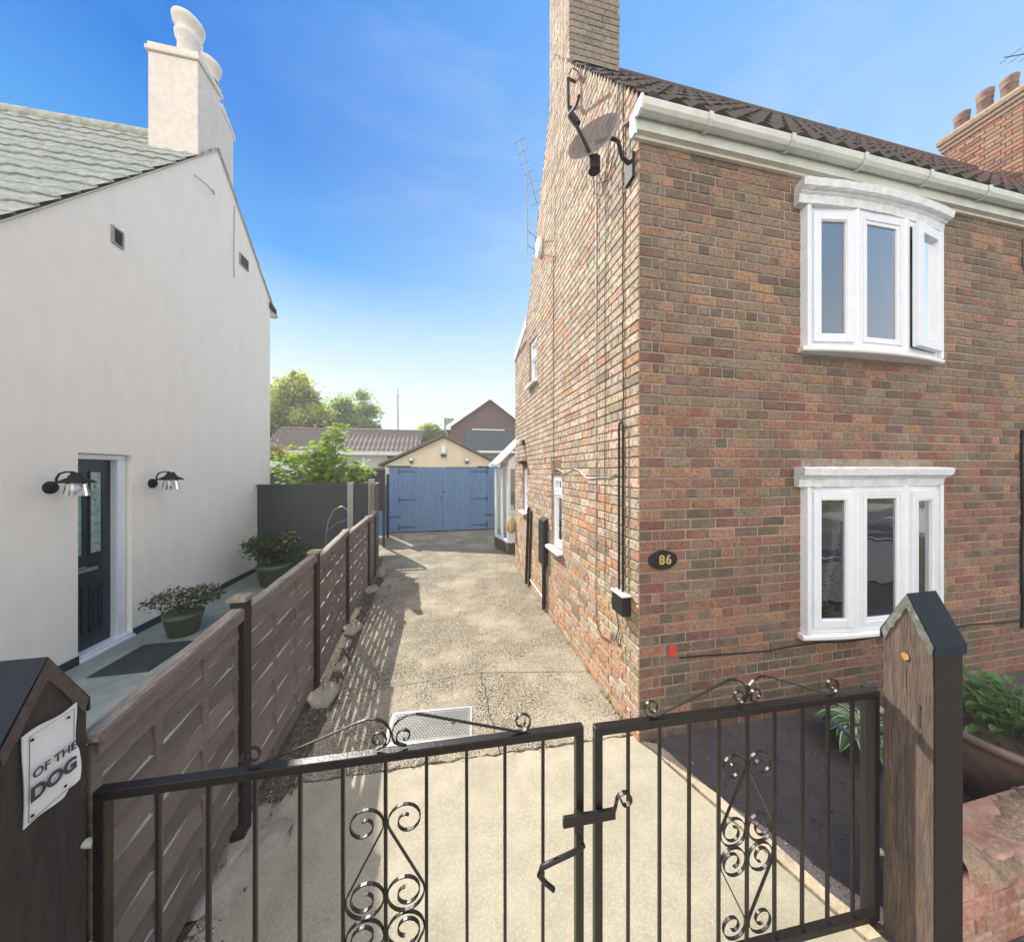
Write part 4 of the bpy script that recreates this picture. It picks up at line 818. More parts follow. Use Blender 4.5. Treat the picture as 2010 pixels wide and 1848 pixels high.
def top_scroll(put,s0,sc,s1,zt=1.10):
    """two long scrolls on the top rail meeting at sc"""
    for sg,se in ((-1,s0),(1,s1)):
        Lh=abs(se-sc); r=.036; R2=.062; pts=[]
        for i in range(22):   # inner spiral near the centre
            q=rad(-60+0-19*(22-i)); rr=r*(.3+.7*i/22); pts.append((.046+rr*math.cos(q+math.pi*0),.043+rr*math.sin(q)*1.0))
        pts=[(p[0],p[1]) for p in pts]
        pts+= [(.046-(.010)*0+.045*math.cos(rad(q)),.043+(.043)*math.sin(rad(q))) for q in (-80,-100,-125,-150,-172)]
        pts=pts[:22]+[( .012,.022),(.004,.040),(.002,.062),(.010,.086),(.030,.106),(.055,.117),(.085,.119),(.115,.111)]
        L2=Lh-.05
        pts+= [(.115+(L2-.115)*q,.111-(.107)*q) for q in (.2,.4,.6,.8,.93)]
        cx,cz=L2+.012,.042
        for i in range(24):
            q=rad(-100+20*i); rr=.039*(1-.72*i/24); pts.append((cx+rr*math.cos(q),cz+rr*math.sin(q)))
        put([(sc+sg*p[0],zt+p[1]) for p in pts],'top_scroll')
la=[.166,.308,.447,.585,.724,.866,1.008,1.154,1.297,1.445]
gt,P,put,gn=leaf_gate((-1.085,1.235),(.520,1.168),10,5,'wider left leaf of the black iron driveway gates, with ten upright bars','',la)
top_scroll(put,.40,.885,1.40)
m=MB(); m.tube([P(1.60,.66,.03),P(1.55,.665,.05),P(1.46,.655,.06),P(1.425,.645,.06),P(1.415,.62,.06),P(1.44,.585,.06),P(1.47,.555,.06)],.009,8); m.ob(Vector((*P(1.575,.74,.0),)),Vector((1,0,0)),gn,Vector((0,0,1)),-.012,.012,.018,.034,-.03,.05); m.build('drop_bolt',m_iron,gt)
ra=[.144,.281,.414,.552,.688,.824,.966,1.10,1.235]
gt2,P2,put2,gn2=leaf_gate((.560,1.152),(1.925,1.092),9,4,'narrower right leaf of the black iron driveway gates, with nine upright bars','',ra)
top_scroll(put2,.21,.69,1.16)
m=MB(); q0=Vector(P2(0,.775,.024)); dd=Vector((P2(1,0)[0]-P2(0,0)[0],P2(1,0)[1]-P2(0,0)[1],0)).normalized(); m.ob(q0,dd,gn2,Vector((0,0,1)),-.135,.075,-.004,.010,-.019,.019); m.build('latch_bar',m_iron,gt2,bevel=.002)
pts=[(.075+.0,.785)]+[(.118+(.037*(1-.65*i/20))*math.cos(rad(190-20*i)),.815+(.037*(1-.65*i/20))*math.sin(rad(190-20*i))) for i in range(20)]
m=MB(); m.ribbon([P2(a_,b_,.024) for a_,b_ in pts],gn2,.016,.004); m.build('latch_scroll',m_iron,gt2)
# ============================================================ GATEPOSTS
m_gp_side=M('weathered_grey_post_wood_sunlit',(.155,.108,.082),.9,.22,10,.8,34,col2=(.10,.074,.058),scale=(5,5,.55),grime=((.09,.07,.06),.5),gs=9)  # driveway face: weathered wood, coloured lighter than the shaft to read as sunlit
def gatepost(x0,x1,y0,y1,zs,za,label,facing,brown=m_gp_side):
    t=thing('gatepost',label,'gatepost',((x0+x1)/2,(y0+y1)/2,0)); ym=(y0+y1)/2
    m=MB(); m.prism([(x0,y0,-.1),(x0,y1,-.1),(x0,y1,zs),(x0,ym,za),(x0,y0,zs)],(x1-x0,0,0)); p=m.build('shaft',m_post,t,bevel=.005)
    xf=x0 if facing<0 else x1; s=facing; n=14
    m=MB(); Yn=8; Zn=60; V=[]
    for j in range(Zn+1):
        for i in range(Yn+1):
            y_=y0+.004+(y1-y0-.008)*i/Yn; zt_=zs+(za-zs)*(1-abs(y_-ym)/((y1-y0)/2)); z_=zt_*j/Zn-.002; V.append((xf+s*(.003+.0025*hsh(i*1.7,int(j/9))),y_,z_))
    w=Yn+1; m.add(V,[(j*w+i,j*w+i+1,(j+1)*w+i+1,(j+1)*w+i) for j in range(Zn) for i in range(Yn)],smooth=False); m.build('gable_face',brown,t)
    # folded bitumen cap: two slopes and side lips
    cp=MB(); o_=.007
    for ya in (y0,y1):
        sg=-1 if ya==y0 else 1
        cp.prism([(x0-.006,ya+sg*o_,zs-.035),(x0-.006,ya+sg*o_,zs+.004),(x0-.006,ym,za+o_),(x0-.006,ym,za+.001),(x0-.006,ya+sg*.001,zs),(x0-.006,ya+sg*.001,zs-.035)],(x1-x0+.012,0,0))
    p=cp.build('weather_cap',m_lead,t)
    lp=MB()
    for ya in (y0,y1):
        k=10; V=[]
        for i in range(k+1):
            q=i/k; y_=ya+(ym-ya)*q; z_=zs+(za-zs)*q; dr=.030+.012*hsh(i,ya); V+= [(xf+s*.0085,y_,z_+.006),(xf+s*(.0075+.002*hsh(i,3)),y_+(ym-ya)*.10,z_-dr)]
        lp.add(V,[(2*i,2*i+1,2*i+3,2*i+2) for i in range(k)])
    lp.build('folded_cap_edge',M('cement_spattered_felt',(.13,.14,.12),.4,.35,30,.6,50,grime=((.42,.42,.36),.5),gs=26) if facing<0 else M('brown_folded_felt',(.07,.055,.05),.6,.3,20,.4,50),t); return t,xf,s,ym
gp,xf,s,ym=gatepost(1.955,2.12,.925,1.085,1.372,1.562,'tall weathered wooden gatepost with a dark ridged cap, right of the gates',-1)
# cracks, knot and timber stop on the right gatepost
m=MB()
def crk(pts,w):
    for (y1_,z1_),(y2_,z2_) in zip(pts,pts[1:]):
        m.quad((xf-.0075,y1_-w,z1_),(xf-.0075,y1_+w,z1_),(xf-.0075,y2_+w*.8,z2_),(xf-.0075,y2_-w*.8,z2_))
crk([(ym+.003,1.545),(ym+.004,1.40),(ym+.001,1.28),(ym-.002,1.15)],.0011); crk([(ym+.0,1.24),(ym-.004,1.05),(ym+.002,.9),(ym+.004,.7),(ym-.005,.45),(ym-.012,.2)],.0011); crk([(ym+.03,.75),(ym+.028,.6),(ym+.033,.42)],.0014); crk([(ym-.035,1.12),(ym-.036,1.02)],.004); crk([(ym-.040,1.0),(ym-.041,.95)],.0035); crk([(ym+.045,1.3),(ym+.04,1.1),(ym+.046,.9)],.0007)
m.build('drying_cracks',m_dark,gp)
m=MB(); m.add([(xf-.0085,ym+.004+.012*math.cos(k*math.pi/6),1.295+.016*math.sin(k*math.pi/6)) for k in range(12)],[tuple(range(12))]); m.build('knot',M('orange_knot',(.50,.24,.06),.6,.4,60,.4,80),gp)
m=MB(); m.box(1.90,1.948,1.100,1.135,-.05,1.10); m.build('hanging_stile',m_post,gp,bevel=.003)
m=MB()
for zz in (1.0,.35): m.tube([(1.925,1.095,zz),(1.955,1.085,zz)],.010,8); m.lathe([(0,.012),(.014,.01),(.016,0)],(1.938,1.088,zz+.01),8,(-.3,-1,0))
m.build('gate_hinge',m_cpost,gp)
m_gp2=M('brown_grey_post_wood',(.048,.038,.033),.9,.2,9,.4,50,col2=(.036,.028,.024),scale=(4,4,.6))
gp2,xf,s,ym=gatepost(-1.36,-1.13,1.045,1.252,1.372,1.562,'broad brown gatepost carrying a white dog sign, left of the gates',1,m_gp2)
m=MB(); m.tube([(-1.12,1.24,.93),(-1.09,1.235,.93)],.012,8); m.tube([(-1.12,1.24,.60),(-1.09,1.235,.60)],.012,8); m.build('gate_hinge',m_upvc2,gp2)
t=thing('dog_sign','curled white sign reading of the dog, screwed to the left gatepost','sign',(-1.112,1.15,1.14))
Y0,Y1,Z0,Z1=1.090,1.214,1.137,1.388; m=MB(); V=[]; nu,nv=12,16
for k in range(2):
    for j in range(nv+1):
        for i in range(nu+1):
            u_=i/nu; v_=j/nv; edge=.006*math.sin(v_*5.3)*(1-u_)+.005*math.sin(v_*9)*(u_) ; zz=Z0+(Z1-Z0)*v_+.004*math.sin(u_*7)
            V.append((-1.1195+.004*math.sin(v_*6)*(u_-.3)+(.006 if u_>.85 and v_<.5 else 0)+k*.0022,Y0+(Y1-Y0)*u_+edge*(.6),zz+(.012 if (v_==0 and u_>.8) else 0)))
w=nu+1; K=(nv+1)*w
fs=[(K+j*w+i,K+j*w+i+1,K+(j+1)*w+i+1,K+(j+1)*w+i) for j in range(nv) for i in range(nu)]+[(j*w+i,(j+1)*w+i,(j+1)*w+i+1,j*w+i+1) for j in range(nv) for i in range(nu)]
m.add(V,fs,smooth=True); m.build('plate',m_signw,t)
text('OF THE',.033,m_text,t,(-1.1085,1.152,1.270),(rad(90),0,rad(90)),'lettering',.0006,bold=.0006,sx=.92)
text('DOG',.052,m_text,t,(-1.1085,1.150,1.217),(rad(90),0,rad(90)),'lettering',.0006,bold=.002,sx=.92)
m=MB()
for yy,zz in ((1.106,1.365),(1.190,1.362),(1.106,1.158),(1.182,1.165)): m.lathe([(0,.003),(.0035,.002),(.004,0)],(-1.1155,yy,zz),8,(1,0,0))
m.build('screw',m_blackpl,t)
m=MB(); b0=[(Y0+.008,Z0+.010),(Y1-.012,Z0+.016),(Y1-.010,Z1-.010),(Y0+.010,Z1-.010)]; m.tube([(-1.1145,*b0[i%4]) for i in range(5)],.0008,4); m.build('border_line',m_text,t)
# ============================================================ BOUNDARY WALL, POTS
t=thing('boundary_wall','low pink painted masonry wall with rough humped cement coping beside the right gatepost','wall',(2.6,1.0,0))
m=MB(); V=[]; nx,nz=50,10
m.box(2.125,4.2,.95,1.15,-.1,.375); m.build('wall_body',m_clay,t,bevel=.01)
m=MB(); bricks(m,(2.128,.95,.0),(1,0,0),(0,-1,0),lambda z:[(0,2.05)] if z<.36 else [],0,5,lambda u,z:[(3,(.46,.23,.17)),(2,(.52,.32,.25)),(2,(.40,.19,.14)),(1,(.55,.42,.36))],d=.006,jw=.012,jit=.005); m.build('painted_brickwork',M('peeling_pink_brick',(0,0,0),.95,.25,16,.9,60,attr=True,grime=((.56,.44,.38),.6),gs=9),t)
m=MB(); prof=[(.915,.355),(.92,.39),(.94,.42),(.98,.435),(1.04,.43),(1.10,.40),(1.15,.36),(1.17,.27)]; V=[]; nx=60
for i in range(nx+1):
    xx=2.122+2.1*i/nx; hump=-.12*max(0,math.sin((xx-2.12)*4.2))*(xx<2.9)+.10*math.exp(-((xx-2.12)/.12)**2)
    for j,(a_,b_) in enumerate(prof): V.append((xx,a_+.02*(hsh(i,j)-.5),b_+hump*(b_-.27)/.16*.5+.022*(hsh(i,j,2)-.5)))
k=len(prof); m.add(V,[(i*k+j,i*k+j+1,(i+1)*k+j+1,(i+1)*k+j) for i in range(nx) for j in range(k-1)],smooth=True); m.build('coping',m_cope,t)
def leafblade(mb,base,d,L_,w,droop,c1,c2=None,seg=6):
    d=Vector(d).normalized(); sd_=d.cross(Vector((0,0,1))); sd_=sd_.normalized() if sd_.length>1e-3 else Vector((1,0,0)); p=Vector(base); pts=[]
    for i in range(seg+1):
        t_=i/seg; ww=w*math.sin(math.pi*min(1,(t_*.92+.08)))**.8 if t_<1 else 0.0; q=p+d*L_*t_-Vector((0,0,1))*droop*t_*t_*L_
        pts.append((q,ww))
    for i in range(seg):
        (a,wa),(b,wb)=pts[i],pts[i+1]; up=Vector((0,0,1)); f=.28
        for s_ in (-1,1):
            A0,A1=a,b; B0=a+sd_*s_*wa*.74+up*wa*f; B1=b+sd_*s_*wb*.74+up*wb*f; C0=a+sd_*s_*wa+up*wa*f*1.3; C1=b+sd_*s_*wb+up*wb*f*1.3
            mb.add([A0,A1,B1,B0],[(0,1,2,3)],c1,True); mb.add([B0,B1,C1,C0],[(0,1,2,3)],c2 or c1,True)
m_blade=leafmat('hosta_leaf',tr=.2)
t=thing('potted_plant','bushy green leafy plant in a large brown clay pot behind the boundary wall','potted plant',(3.52,1.36,0))
m=MB(); m.lathe([(.0,.02),(.20,.0),(.23,.01),(.30,.20),(.345,.38),(.35,.42),(.375,.425),(.385,.45),(.375,.475),(.35,.475),(.34,.44),(.33,.40),(0,.40)],(3.52,1.36,0),40); m.build('clay_pot',m_terra,t)
m=MB(); m.lathe([(.335,.405),(.1,.43),(0,.43)],(3.52,1.36,0),24); m.build('soil',m_dirt,t)
m=MB()
for i in range(330):
    a=U(0,6.28); r=.32*math.sqrt(R()); h=U(.02,.26)*(1.15-r); b=(3.52+r*math.cos(a)*.9,1.36+r*math.sin(a)*.9,.44+h); k=U(.7,1.3)
    leafblade(m,b,(math.cos(a)+U(-.6,.6),math.sin(a)+U(-.6,.6),U(.2,1.4)),U(.055,.11),U(.015,.026),U(.1,.5),(.075*k,.15*k,.05*k),(.11*k,.19*k,.08*k),5)
for i in range(60): a=U(0,6.28); r=.25*R(); m.tube([(3.52+r*.5*math.cos(a),1.36+r*.5*math.sin(a),.42),(3.52+r*math.cos(a),1.36+r*math.sin(a),.62)],.004,4,col=(.12,.16,.07))
m.build('foliage',m_blade,t)
t=thing('hosta_pot','variegated hosta with white edged leaves in a low blue grey pot under the window','potted plant',(3.0,1.78,0))
m=MB(); m.lathe([(0,.01),(.13,0),(.145,.02),(.20,.20),(.215,.205),(.215,.235),(.195,.235),(.18,.19),(0,.19)],(3.02,1.78,0),28); m.build('pot',m_trough,t)
m=MB(); m.lathe([(.19,.195),(.0,.21)],(3.02,1.78,0),24); m.build('soil',m_dirt,t)
m=MB()
for i in range(38):
    a=i*2.4; e=.35+.75*(i/38); k=U(.8,1.2); leafblade(m,(3.02+.03*math.cos(a),1.78+.03*math.sin(a),.20),(math.cos(a),math.sin(a),e),U(.22,.34),U(.034,.05),U(.5,.9),(.06*k,.14*k,.05*k),(.42,.50,.36),8)
m.build('foliage',m_blade,t)
# far left pots
def shrub(name,c,pot_r,pot_h,fr,n,size,cols,label,flowers=None):
    t=thing(name,label,'potted shrub',(c[0],c[1],.1)); m=MB(); z0=.1
    m.lathe([(0,0),(pot_r*.72,0),(pot_r*.95,pot_h*.85),(pot_r,pot_h*.87),(pot_r,pot_h),(pot_r*.9,pot_h),(0,pot_h*.93)],(c[0],c[1],z0),24); m.build('pot',m_greenpot,t)
    m=MB()
    for i in range(9): a=U(0,6.28); m.tube([(c[0],c[1],z0+pot_h*.9),(c[0]+fr[0]*.35*math.cos(a),c[1]+fr[1]*.35*math.sin(a),z0+pot_h+fr[2]),(c[0]+fr[0]*.8*math.cos(a),c[1]+fr[1]*.8*math.sin(a),z0+pot_h+fr[2]*1.6)],[.01,.006,.003],5)
    m.build('stems',m_bark,t); m=MB()
    for k in range(14): a=U(0,6.28); q=U(.2,.75); blob_leaves(m,(c[0]+fr[0]*q*math.cos(a),c[1]+fr[1]*q*math.sin(a),z0+pot_h+fr[2]*(1+U(-.35,.45))),(fr[0]*.38,fr[1]*.38,fr[2]*.42),n//14,size,cols,.5)
    if flowers:
        for i in range(flowers[0]): a=U(0,6.28); q=U(.2,.98); blob_leaves(m,(c[0]+fr[0]*q*math.cos(a),c[1]+fr[1]*q*math.sin(a),z0+pot_h+fr[2]*U(.9,1.75)),(.012,.012,.012),4,.013,[flowers[1]],.5)
    m.build('foliage',m_leaf,t)
shrub('potted_shrub',(-3.20,4.62),.19,.26,(.36,.36,.15),1500,.024,[(.06,.08,.06),(.09,.11,.085),(.12,.12,.11)],'low grey leaved flowering shrub in a green pot by the front door',(150,(.50,.42,.45)))
shrub('potted_shrub',(-3.02,6.30),.26,.36,(.52,.50,.30),4600,.028,[(.05,.08,.035),(.07,.11,.05),(.035,.055,.03),(.09,.09,.05)],'tall dark bushy shrub in a green pot against the far end of the white wall',(60,(.22,.18,.13)))
m=MB(); m.tube([(-2.28,6.6,.9),(-2.25,6.62,1.15),(-2.15,6.64,1.36),(-2.02,6.65,1.42),(-1.92,6.65,1.34),(-1.90,6.64,1.18)],.008,6); m.tube([(-2.28,6.6,.1),(-2.28,6.6,.9)],.008,6); m.tube([(-2.28,6.6,.95),(-2.1,6.62,1.10),(-1.88,6.64,1.18)],.005,5); o=m.build('garden_hoop',m_alu,loc=(-2.28,6.6,.1)); tag(o,'thin curved wire hoop standing in front of the dark cross fence','hoop')
# ============================================================ manhole cover
t=thing('manhole_cover','galvanised raised pattern manhole cover set in the driveway','manhole cover',(-.14,2.68,0))
mc=[(-.470,2.565),(.160,2.515),(.185,2.81),(-.445,2.86)]
m=MB(); m.prism([(x_,y_,-.05) for x_,y_ in mc],(0,0,.056)); m.build('plate',m_plate,t)
ex=Vector((mc[1][0]-mc[0][0],mc[1][1]-mc[0][1],0)); ey=Vector((mc[3][0]-mc[0][0],mc[3][1]-mc[0][1],0)); Lx,Ly=ex.length,ey.length; ex.normalize(); ey.normalize(); O0=Vector((mc[0][0],mc[0][1],.006))
m=MB()
for j in range(15):
    for i in range(24):
        px_=.025+.0255*(i+.5*(j%2)); py_=.03+.0172*j
        if px_>Lx-.02 or py_>Ly-.02: continue
        if abs(px_-.12)<.028 and abs(py_-.12)<.028 or abs(px_-.50)<.028 and abs(py_-.15)<.028: continue
        c_=O0+ex*px_+ey*py_; m.add([c_-ex*.011,c_-ey*.0045,c_+ex*.011,c_+ey*.0045,c_+Vector((0,0,.006))],[(0,1,4),(1,2,4),(2,3,4),(3,0,4)])
m.build('tread_pattern',m_plate,t)
m=MB()
for px_,py_ in ((.12,.12),(.50,.15)): m.lathe([(0,.0012),(.021,.0012)],O0+ex*px_+ey*py_,20)
m.build('lifting_socket',m_dark,t)
m=MB(); z=Vector((0,0,1)); O1=Vector((mc[0][0],mc[0][1],0)); 
for (a0,a1,b0,b1) in ((-.022,-.003,-.022,Ly+.022),(Lx+.003,Lx+.022,-.022,Ly+.022),(-.003,Lx+.003,-.022,-.003),(-.003,Lx+.003,Ly+.003,Ly+.022)): m.ob(O1,ex,ey,z,a0,a1,b0,b1,-.03,.0085)
m.build('rim',m_alu,t)
# small litter on the near slab and tarmac
# ============================================================ GARAGE, GATE, CONSERVATORY
m_bluea=M('blue_door_boards',(0,0,0),.6,.10,5,.15,40,attr=True,grime=((.11,.17,.27),.45),gs=1.8,scale=(1,1,.35),fine=.12,fs=60,fcol=(.25,.3,.36))
GA=thing('garage','cream gabled garage with wide blue double doors at the end of the driveway','garage',(-.15,11.3,0)); gy=11.3
ap=(-.17,3.27)
m=MB(); m.prism([(-1.99,gy,2.24),(1.62,gy,2.24),(2.05,gy,2.18),(ap[0],gy,ap[1]),(-2.2,gy,2.24)],(0,.15,0)); m.box(-1.99,-1.955,gy,gy+.15,0,2.235); m.box(1.63,1.98,gy,gy+.15,0,2.17)
m.box(-2.1,-1.995,gy,gy+5,0,2.2); m.box(1.99,2.1,gy,gy+5,0,2.2); m.box(-2.1,2.1,gy+5.01,gy+5.1,0,2.2); m.build('wall',m_cream2,GA)
sl=(ap[1]-2.30)/(ap[0]+2.17)
m=MB()
for sgn,xe in ((-1,-2.30),(1,2.12)):
    ze=ap[1]+.05-sl*abs(xe-ap[0]); m.prism([(ap[0],gy-.14,ap[1]+.10),(xe,gy-.14,ze+.05),(xe,gy-.14,ze-.03),(ap[0],gy-.14,ap[1]+.02)],(0,5.3,0))
m.build('roof',m_tile3,GA)
m=MB(); m.tube([(ap[0],gy-.15,ap[1]+.14),(ap[0],gy+5.1,ap[1]+.14)],.10,12); m.build('ridge_cap',m_tile3,GA)
m=MB(); m.box(-2.2,-1.28,gy-.05,gy-.002,2.235,2.275); m.box(-1.96,1.63,gy-.04,gy-.001,2.215,2.234); m.box(1.02,1.68,gy-.06,gy-.002,2.236,2.27); m.build('door_lintel',m_slate,GA)
for xa,xb,hx in ((-1.955,-.19,-1),(-.18,1.63,1)):
    m=MB(); k=12
    for i in range(k):
        a_=xa+(xb-xa)*i/k; b_=xa+(xb-xa)*(i+1)/k-.006; m.box(a_,b_,gy-.035+.002*(i%2),gy-.01,.03,2.21,tuple(q*U(.92,1.08) for q in (.10,.205,.39)))
    m.box(xa,xb,gy-.02,gy-.005,.03,2.21,(.10,.22,.4)); dgo=m.build('garage_door',m_bluea,GA)
    m=MB()
    for zz in (2.08,1.12,.19):
        bx=-1.62 if hx<0 else 1.33; s_=1 if hx<0 else -1
        m.prism([(bx,gy-.047,zz-.025),(bx+s_*.56,gy-.047,zz-.008),(bx+s_*.56,gy-.047,zz+.008),(bx,gy-.047,zz+.025)],(0,.008,0)); m.box(min(bx,bx-s_*.05),max(bx,bx-s_*.05),gy-.048,gy-.038,zz-.10,zz+.10)
    zz=.54; m.box(*( (-1.95,-1.58) if hx<0 else (1.28,1.62)),gy-.046,gy-.038,zz-.02,zz+.02); m.build('strap_hinge',m_hinge,dgo)
m=MB(); m.box(-.20,-.10,gy-.06,gy-.037,1.36,1.39); m.box(-.27,-.22,gy-.055,gy-.037,1.14,1.20); m.build('door_bolt',m_hinge,GA)
t=thing('floodlight','white bulkhead floodlight in the middle of the cream garage gable','floodlight',(-.16,gy,2.6),'lights on the garage gable'); m=MB(); m.box(-.27,-.05,gy-.04,gy-.001,2.68,3.0); m.build('housing',m_upvc2,t,bevel=.01); m=MB(); m.box(-.225,-.095,gy-.065,gy-.042,2.72,2.96); m.build('lens',m_white,t,bevel=.008); m=MB(); m.box(-.25,-.07,gy-.13,gy-.002,2.60,2.67); m.build('sensor',m_slate,t); 
for xx,lab in ((-1.245,'small square floodlight at the left of the cream garage gable'),(.64,'small square floodlight at the right of the cream garage gable')):
    t=thing('floodlight',lab,'floodlight',(xx,gy,2.4),'lights on the garage gable'); m=MB(); m.box(xx-.085,xx+.085,gy-.09,gy-.02,2.44,2.56); m.build('housing',m_cpost,t,bevel=.01); m=MB(); m.box(xx-.065,xx+.065,gy-.096,gy-.091,2.455,2.545); m.build('lens',m_white,t); m=MB(); m.box(xx-.03,xx+.05,gy-.07,gy-.001,2.36,2.435); m.build('sensor',m_slate,t)
t=thing('side_gate','narrow blue boarded side gate between the tall fence and the garage','gate',(-2.12,10.6,0))
m=MB()
for i in range(5): m.box(-2.5+i*.115,-2.392+i*.115,10.6,10.625,.06,1.70-.012*abs(i-2)**2); 
m.build('gate_boards',m_blue,t); m=MB(); m.box(-2.5,-1.93,10.626,10.66,.3,.4); m.box(-2.5,-1.93,10.626,10.66,1.3,1.4); m.build('gate_rail',m_blue,t); m=MB(); m.box(-1.925,-1.85,10.58,10.68,0,2.0); m.build('gate_post',m_post,t)
t=thing('timber_canopy','pale sloping timber rail of a low dark lean-to behind the tall fence','lean-to',(-2.3,9.3,0))
m=MB(); m.ob((-2.55,9.2,2.10),(.97,.0,.07),(0,1,0),(0,0,1),0,.85,0,.05,0,.05); m.build('front_rail',m_woodtop,t); m=MB(); m.box(-2.6,-1.72,9.3,9.34,1.0,2.12); m.build('back_board',m_fdark,t); m=MB(); m.box(-2.60,-2.54,9.18,9.26,0,2.1); m.box(-1.78,-1.72,9.24,9.30,0,2.14); m.build('upright',m_fdark,t)
CO=thing('conservatory','small white lean-to conservatory between the brick house and the garage','conservatory',(1.5,8.3,0))
A_=Vector((1.26,8.71,0)); B_=Vector((1.47,7.83,0)); Cc=Vector((3.1,7.83,0))
m=MB()
for a,b in ((A_,B_),(B_,Cc)):
    d=(b-a); l=d.length; d.normalize(); n=Vector((d.y,-d.x,0)); 
    m.ob(a,d,n,(0,0,1),0,l,-.08,-.0,.0,.28)
m.build('dwarf_wall',m_brick if False else M('dark_base_brick',(.10,.07,.06),.9,.2,10,.3,50),CO)
m=MB()
for a,b in ((A_,B_),(B_,Cc)):
    d=(b-a); l=d.length; d.normalize(); n=Vector((d.y,-d.x,0)); fbar(m,a,d,n,0.003,l-.003,.282,2.22,.07,-.07,.0)
    if l<1.2: m.ob(a,d,n,(0,0,1),l*.5,l*.5+.06,-.07,.002,.30,2.2); 
    else: m.ob(a,d,n,(0,0,1),.07,l,-.05,-.01,.30,1.03); m.ob(a,d,n,(0,0,1),.05,l,-.07,.02,1.03,1.09)
m.build('frame',m_upvc,CO,bevel=.004)
m=MB(); a=A_; d=(B_-A_).normalized(); n=Vector((d.y,-d.x,0)); l=(B_-A_).length
m.quad(*[tuple(a+d*u_-n*.03+Vector((0,0,zz))) for u_,zz in ((.07,.35),(l-.07,.35),(l-.07,2.15),(.07,2.15))]); m.quad((1.54,7.86,1.09),(3.0,7.86,1.09),(3.0,7.86,2.15),(1.54,7.86,2.15)); m.build('pane',m_glass,CO)
m=MB(); m.prism([(1.47,7.85,2.221),(3.1,7.85,2.221),(3.1,7.85,3.95),(1.50,7.85,2.36)],(0,.03,0)); m.build('gable_panel',m_upvc,CO)
m=MB(); rs=Vector((1,0,.99)).normalized(); m.ob((1.20,7.74,2.23),rs,(0,1,0),(-rs.z,0,rs.x),0,2.4,0,1.6,0,.05); m.build('roof_slope',m_upvc,CO,bevel=.005)
m=MB(); m.tube([(1.22,7.74,2.24),(1.22,9.3,2.24)],.05,8); m.tube([(1.20,7.76,2.25),(1.02,7.76,2.27)],.03,8); m.build('gutter',m_upvc,CO)
m=MB(); m.quad((1.75,8.4,.3),(3.1,8.4,.3),(3.1,8.4,2.4),(1.75,8.4,2.4)); m.build('inner_wall',m_cream2,CO)
# ============================================================ BACKGROUND HOUSES
BK=thing('brown_brick_house','brown brick house behind the garage with white bargeboards on its gable','house',(3.3,26,0))
px0,pz0=3.34,8.15; hl=3.25; es=5.75
m=MB(); m.prism([(px0-hl,26,0),(px0+hl,26,0),(px0+hl,26,es),(px0,26,pz0-.05),(px0-hl,26,es)],(0,8,0)); m.build('wall',M('brown_facing_brick',(.13,.075,.06),.9,.45,3,.5,30,col2=(.09,.055,.045),scale=(1,1,4)),BK)
m=MB(); sl=(pz0-es)/hl; 
for s_ in (-1,1):
    xe=px0+s_*(hl+.25); ze=pz0-sl*(hl+.25); m.prism([(px0,25.6,pz0+.12),(xe,25.6,ze+.12),(xe,25.6,ze),(px0,25.6,pz0)],(0,8.6,0))
m.build('roof',m_tile4,BK)
m=MB()
for s_ in (-1,1):
    xe=px0+s_*(hl+.28); ze=pz0-sl*(hl+.28); m.prism([(px0,25.5,pz0+.12),(xe,25.5,ze+.12),(xe,25.5,ze-.20),(px0,25.5,pz0-.22)],(0,.08,0))
m.box(px0-hl-.25,px0-hl+.1,25.52,25.6,5.35,5.6); m.build('bargeboard',m_upvc,BK)
m=MB(); pantiles(m,1.3,6.5,24.6,3.72,25.98,5.45,tw=.3,course=.3,amp=.012); m.build('porch_roof',m_slate,BK); m=MB(); m.box(1.2,6.6,24.5,24.58,3.52,3.68); m.box(1.9,4.6,25.9,25.99,5.46,5.54); m.build('porch_fascia',m_upvc,BK); m=MB(); m.box(1.4,6.5,24.8,25.9,0,3.55); m.build('porch_wall',m_tile3,BK)
m=MB(); pantiles(m,-.42,.55,29.0,4.9,32.0,7.35,tw=.3,course=.35,amp=.02); m.box(-.3,.4,30,32,0,5.2); m.build('rear_wing_roof',m_tile4,BK)
BU=thing('bungalow','bungalow with a long dark brown tiled roof behind the garage on the left','bungalow',(-4.5,19,0))
m=MB(); pantiles(m,-9.0,-1.55,17.6,3.12,19.3,4.42,tw=.24,course=.24,amp=.018,lift=.02); m.quad((-9,17.6,3.1),(-1.5,17.6,3.1),(-1.5,19.3,4.4),(-9,19.3,4.4)); rfb=m.build('roof',m_tile3,BU)
m=MB(); m.tube([(-8.9,19.3,4.42),(-1.6,19.3,4.42)],.09,8); m.build('ridge_tiles',m_tile3,rfb)
m=MB(); m.box(-8.8,-1.8,17.9,18.0,0,3.1); m.prism([(-1.8,17.9,0),(-1.8,20.7,0),(-1.8,20.7,3.1),(-1.8,19.3,4.35),(-1.8,17.9,3.1)],(-.1,0,0)); m.build('wall',M('dark_brown_wall',(.10,.07,.06),.9,.2,10,.2,30),BU)
m=MB(); m.box(-9.0,-1.5,17.52,17.59,2.92,3.12); m.build('fascia',m_upvc2,BU)
m=MB(); m.box(-6.8,-3.2,17.85,17.89,2.25,2.90); w_=m.build('window_frame',m_upvc,BU); m=MB()
for k in range(3): m.box(-6.7+k*1.2,-5.65+k*1.2,17.84,17.849,2.3,2.82)
m.build('pane',M('pale_blind',(.42,.45,.38),.5,.1,6,0),BU)
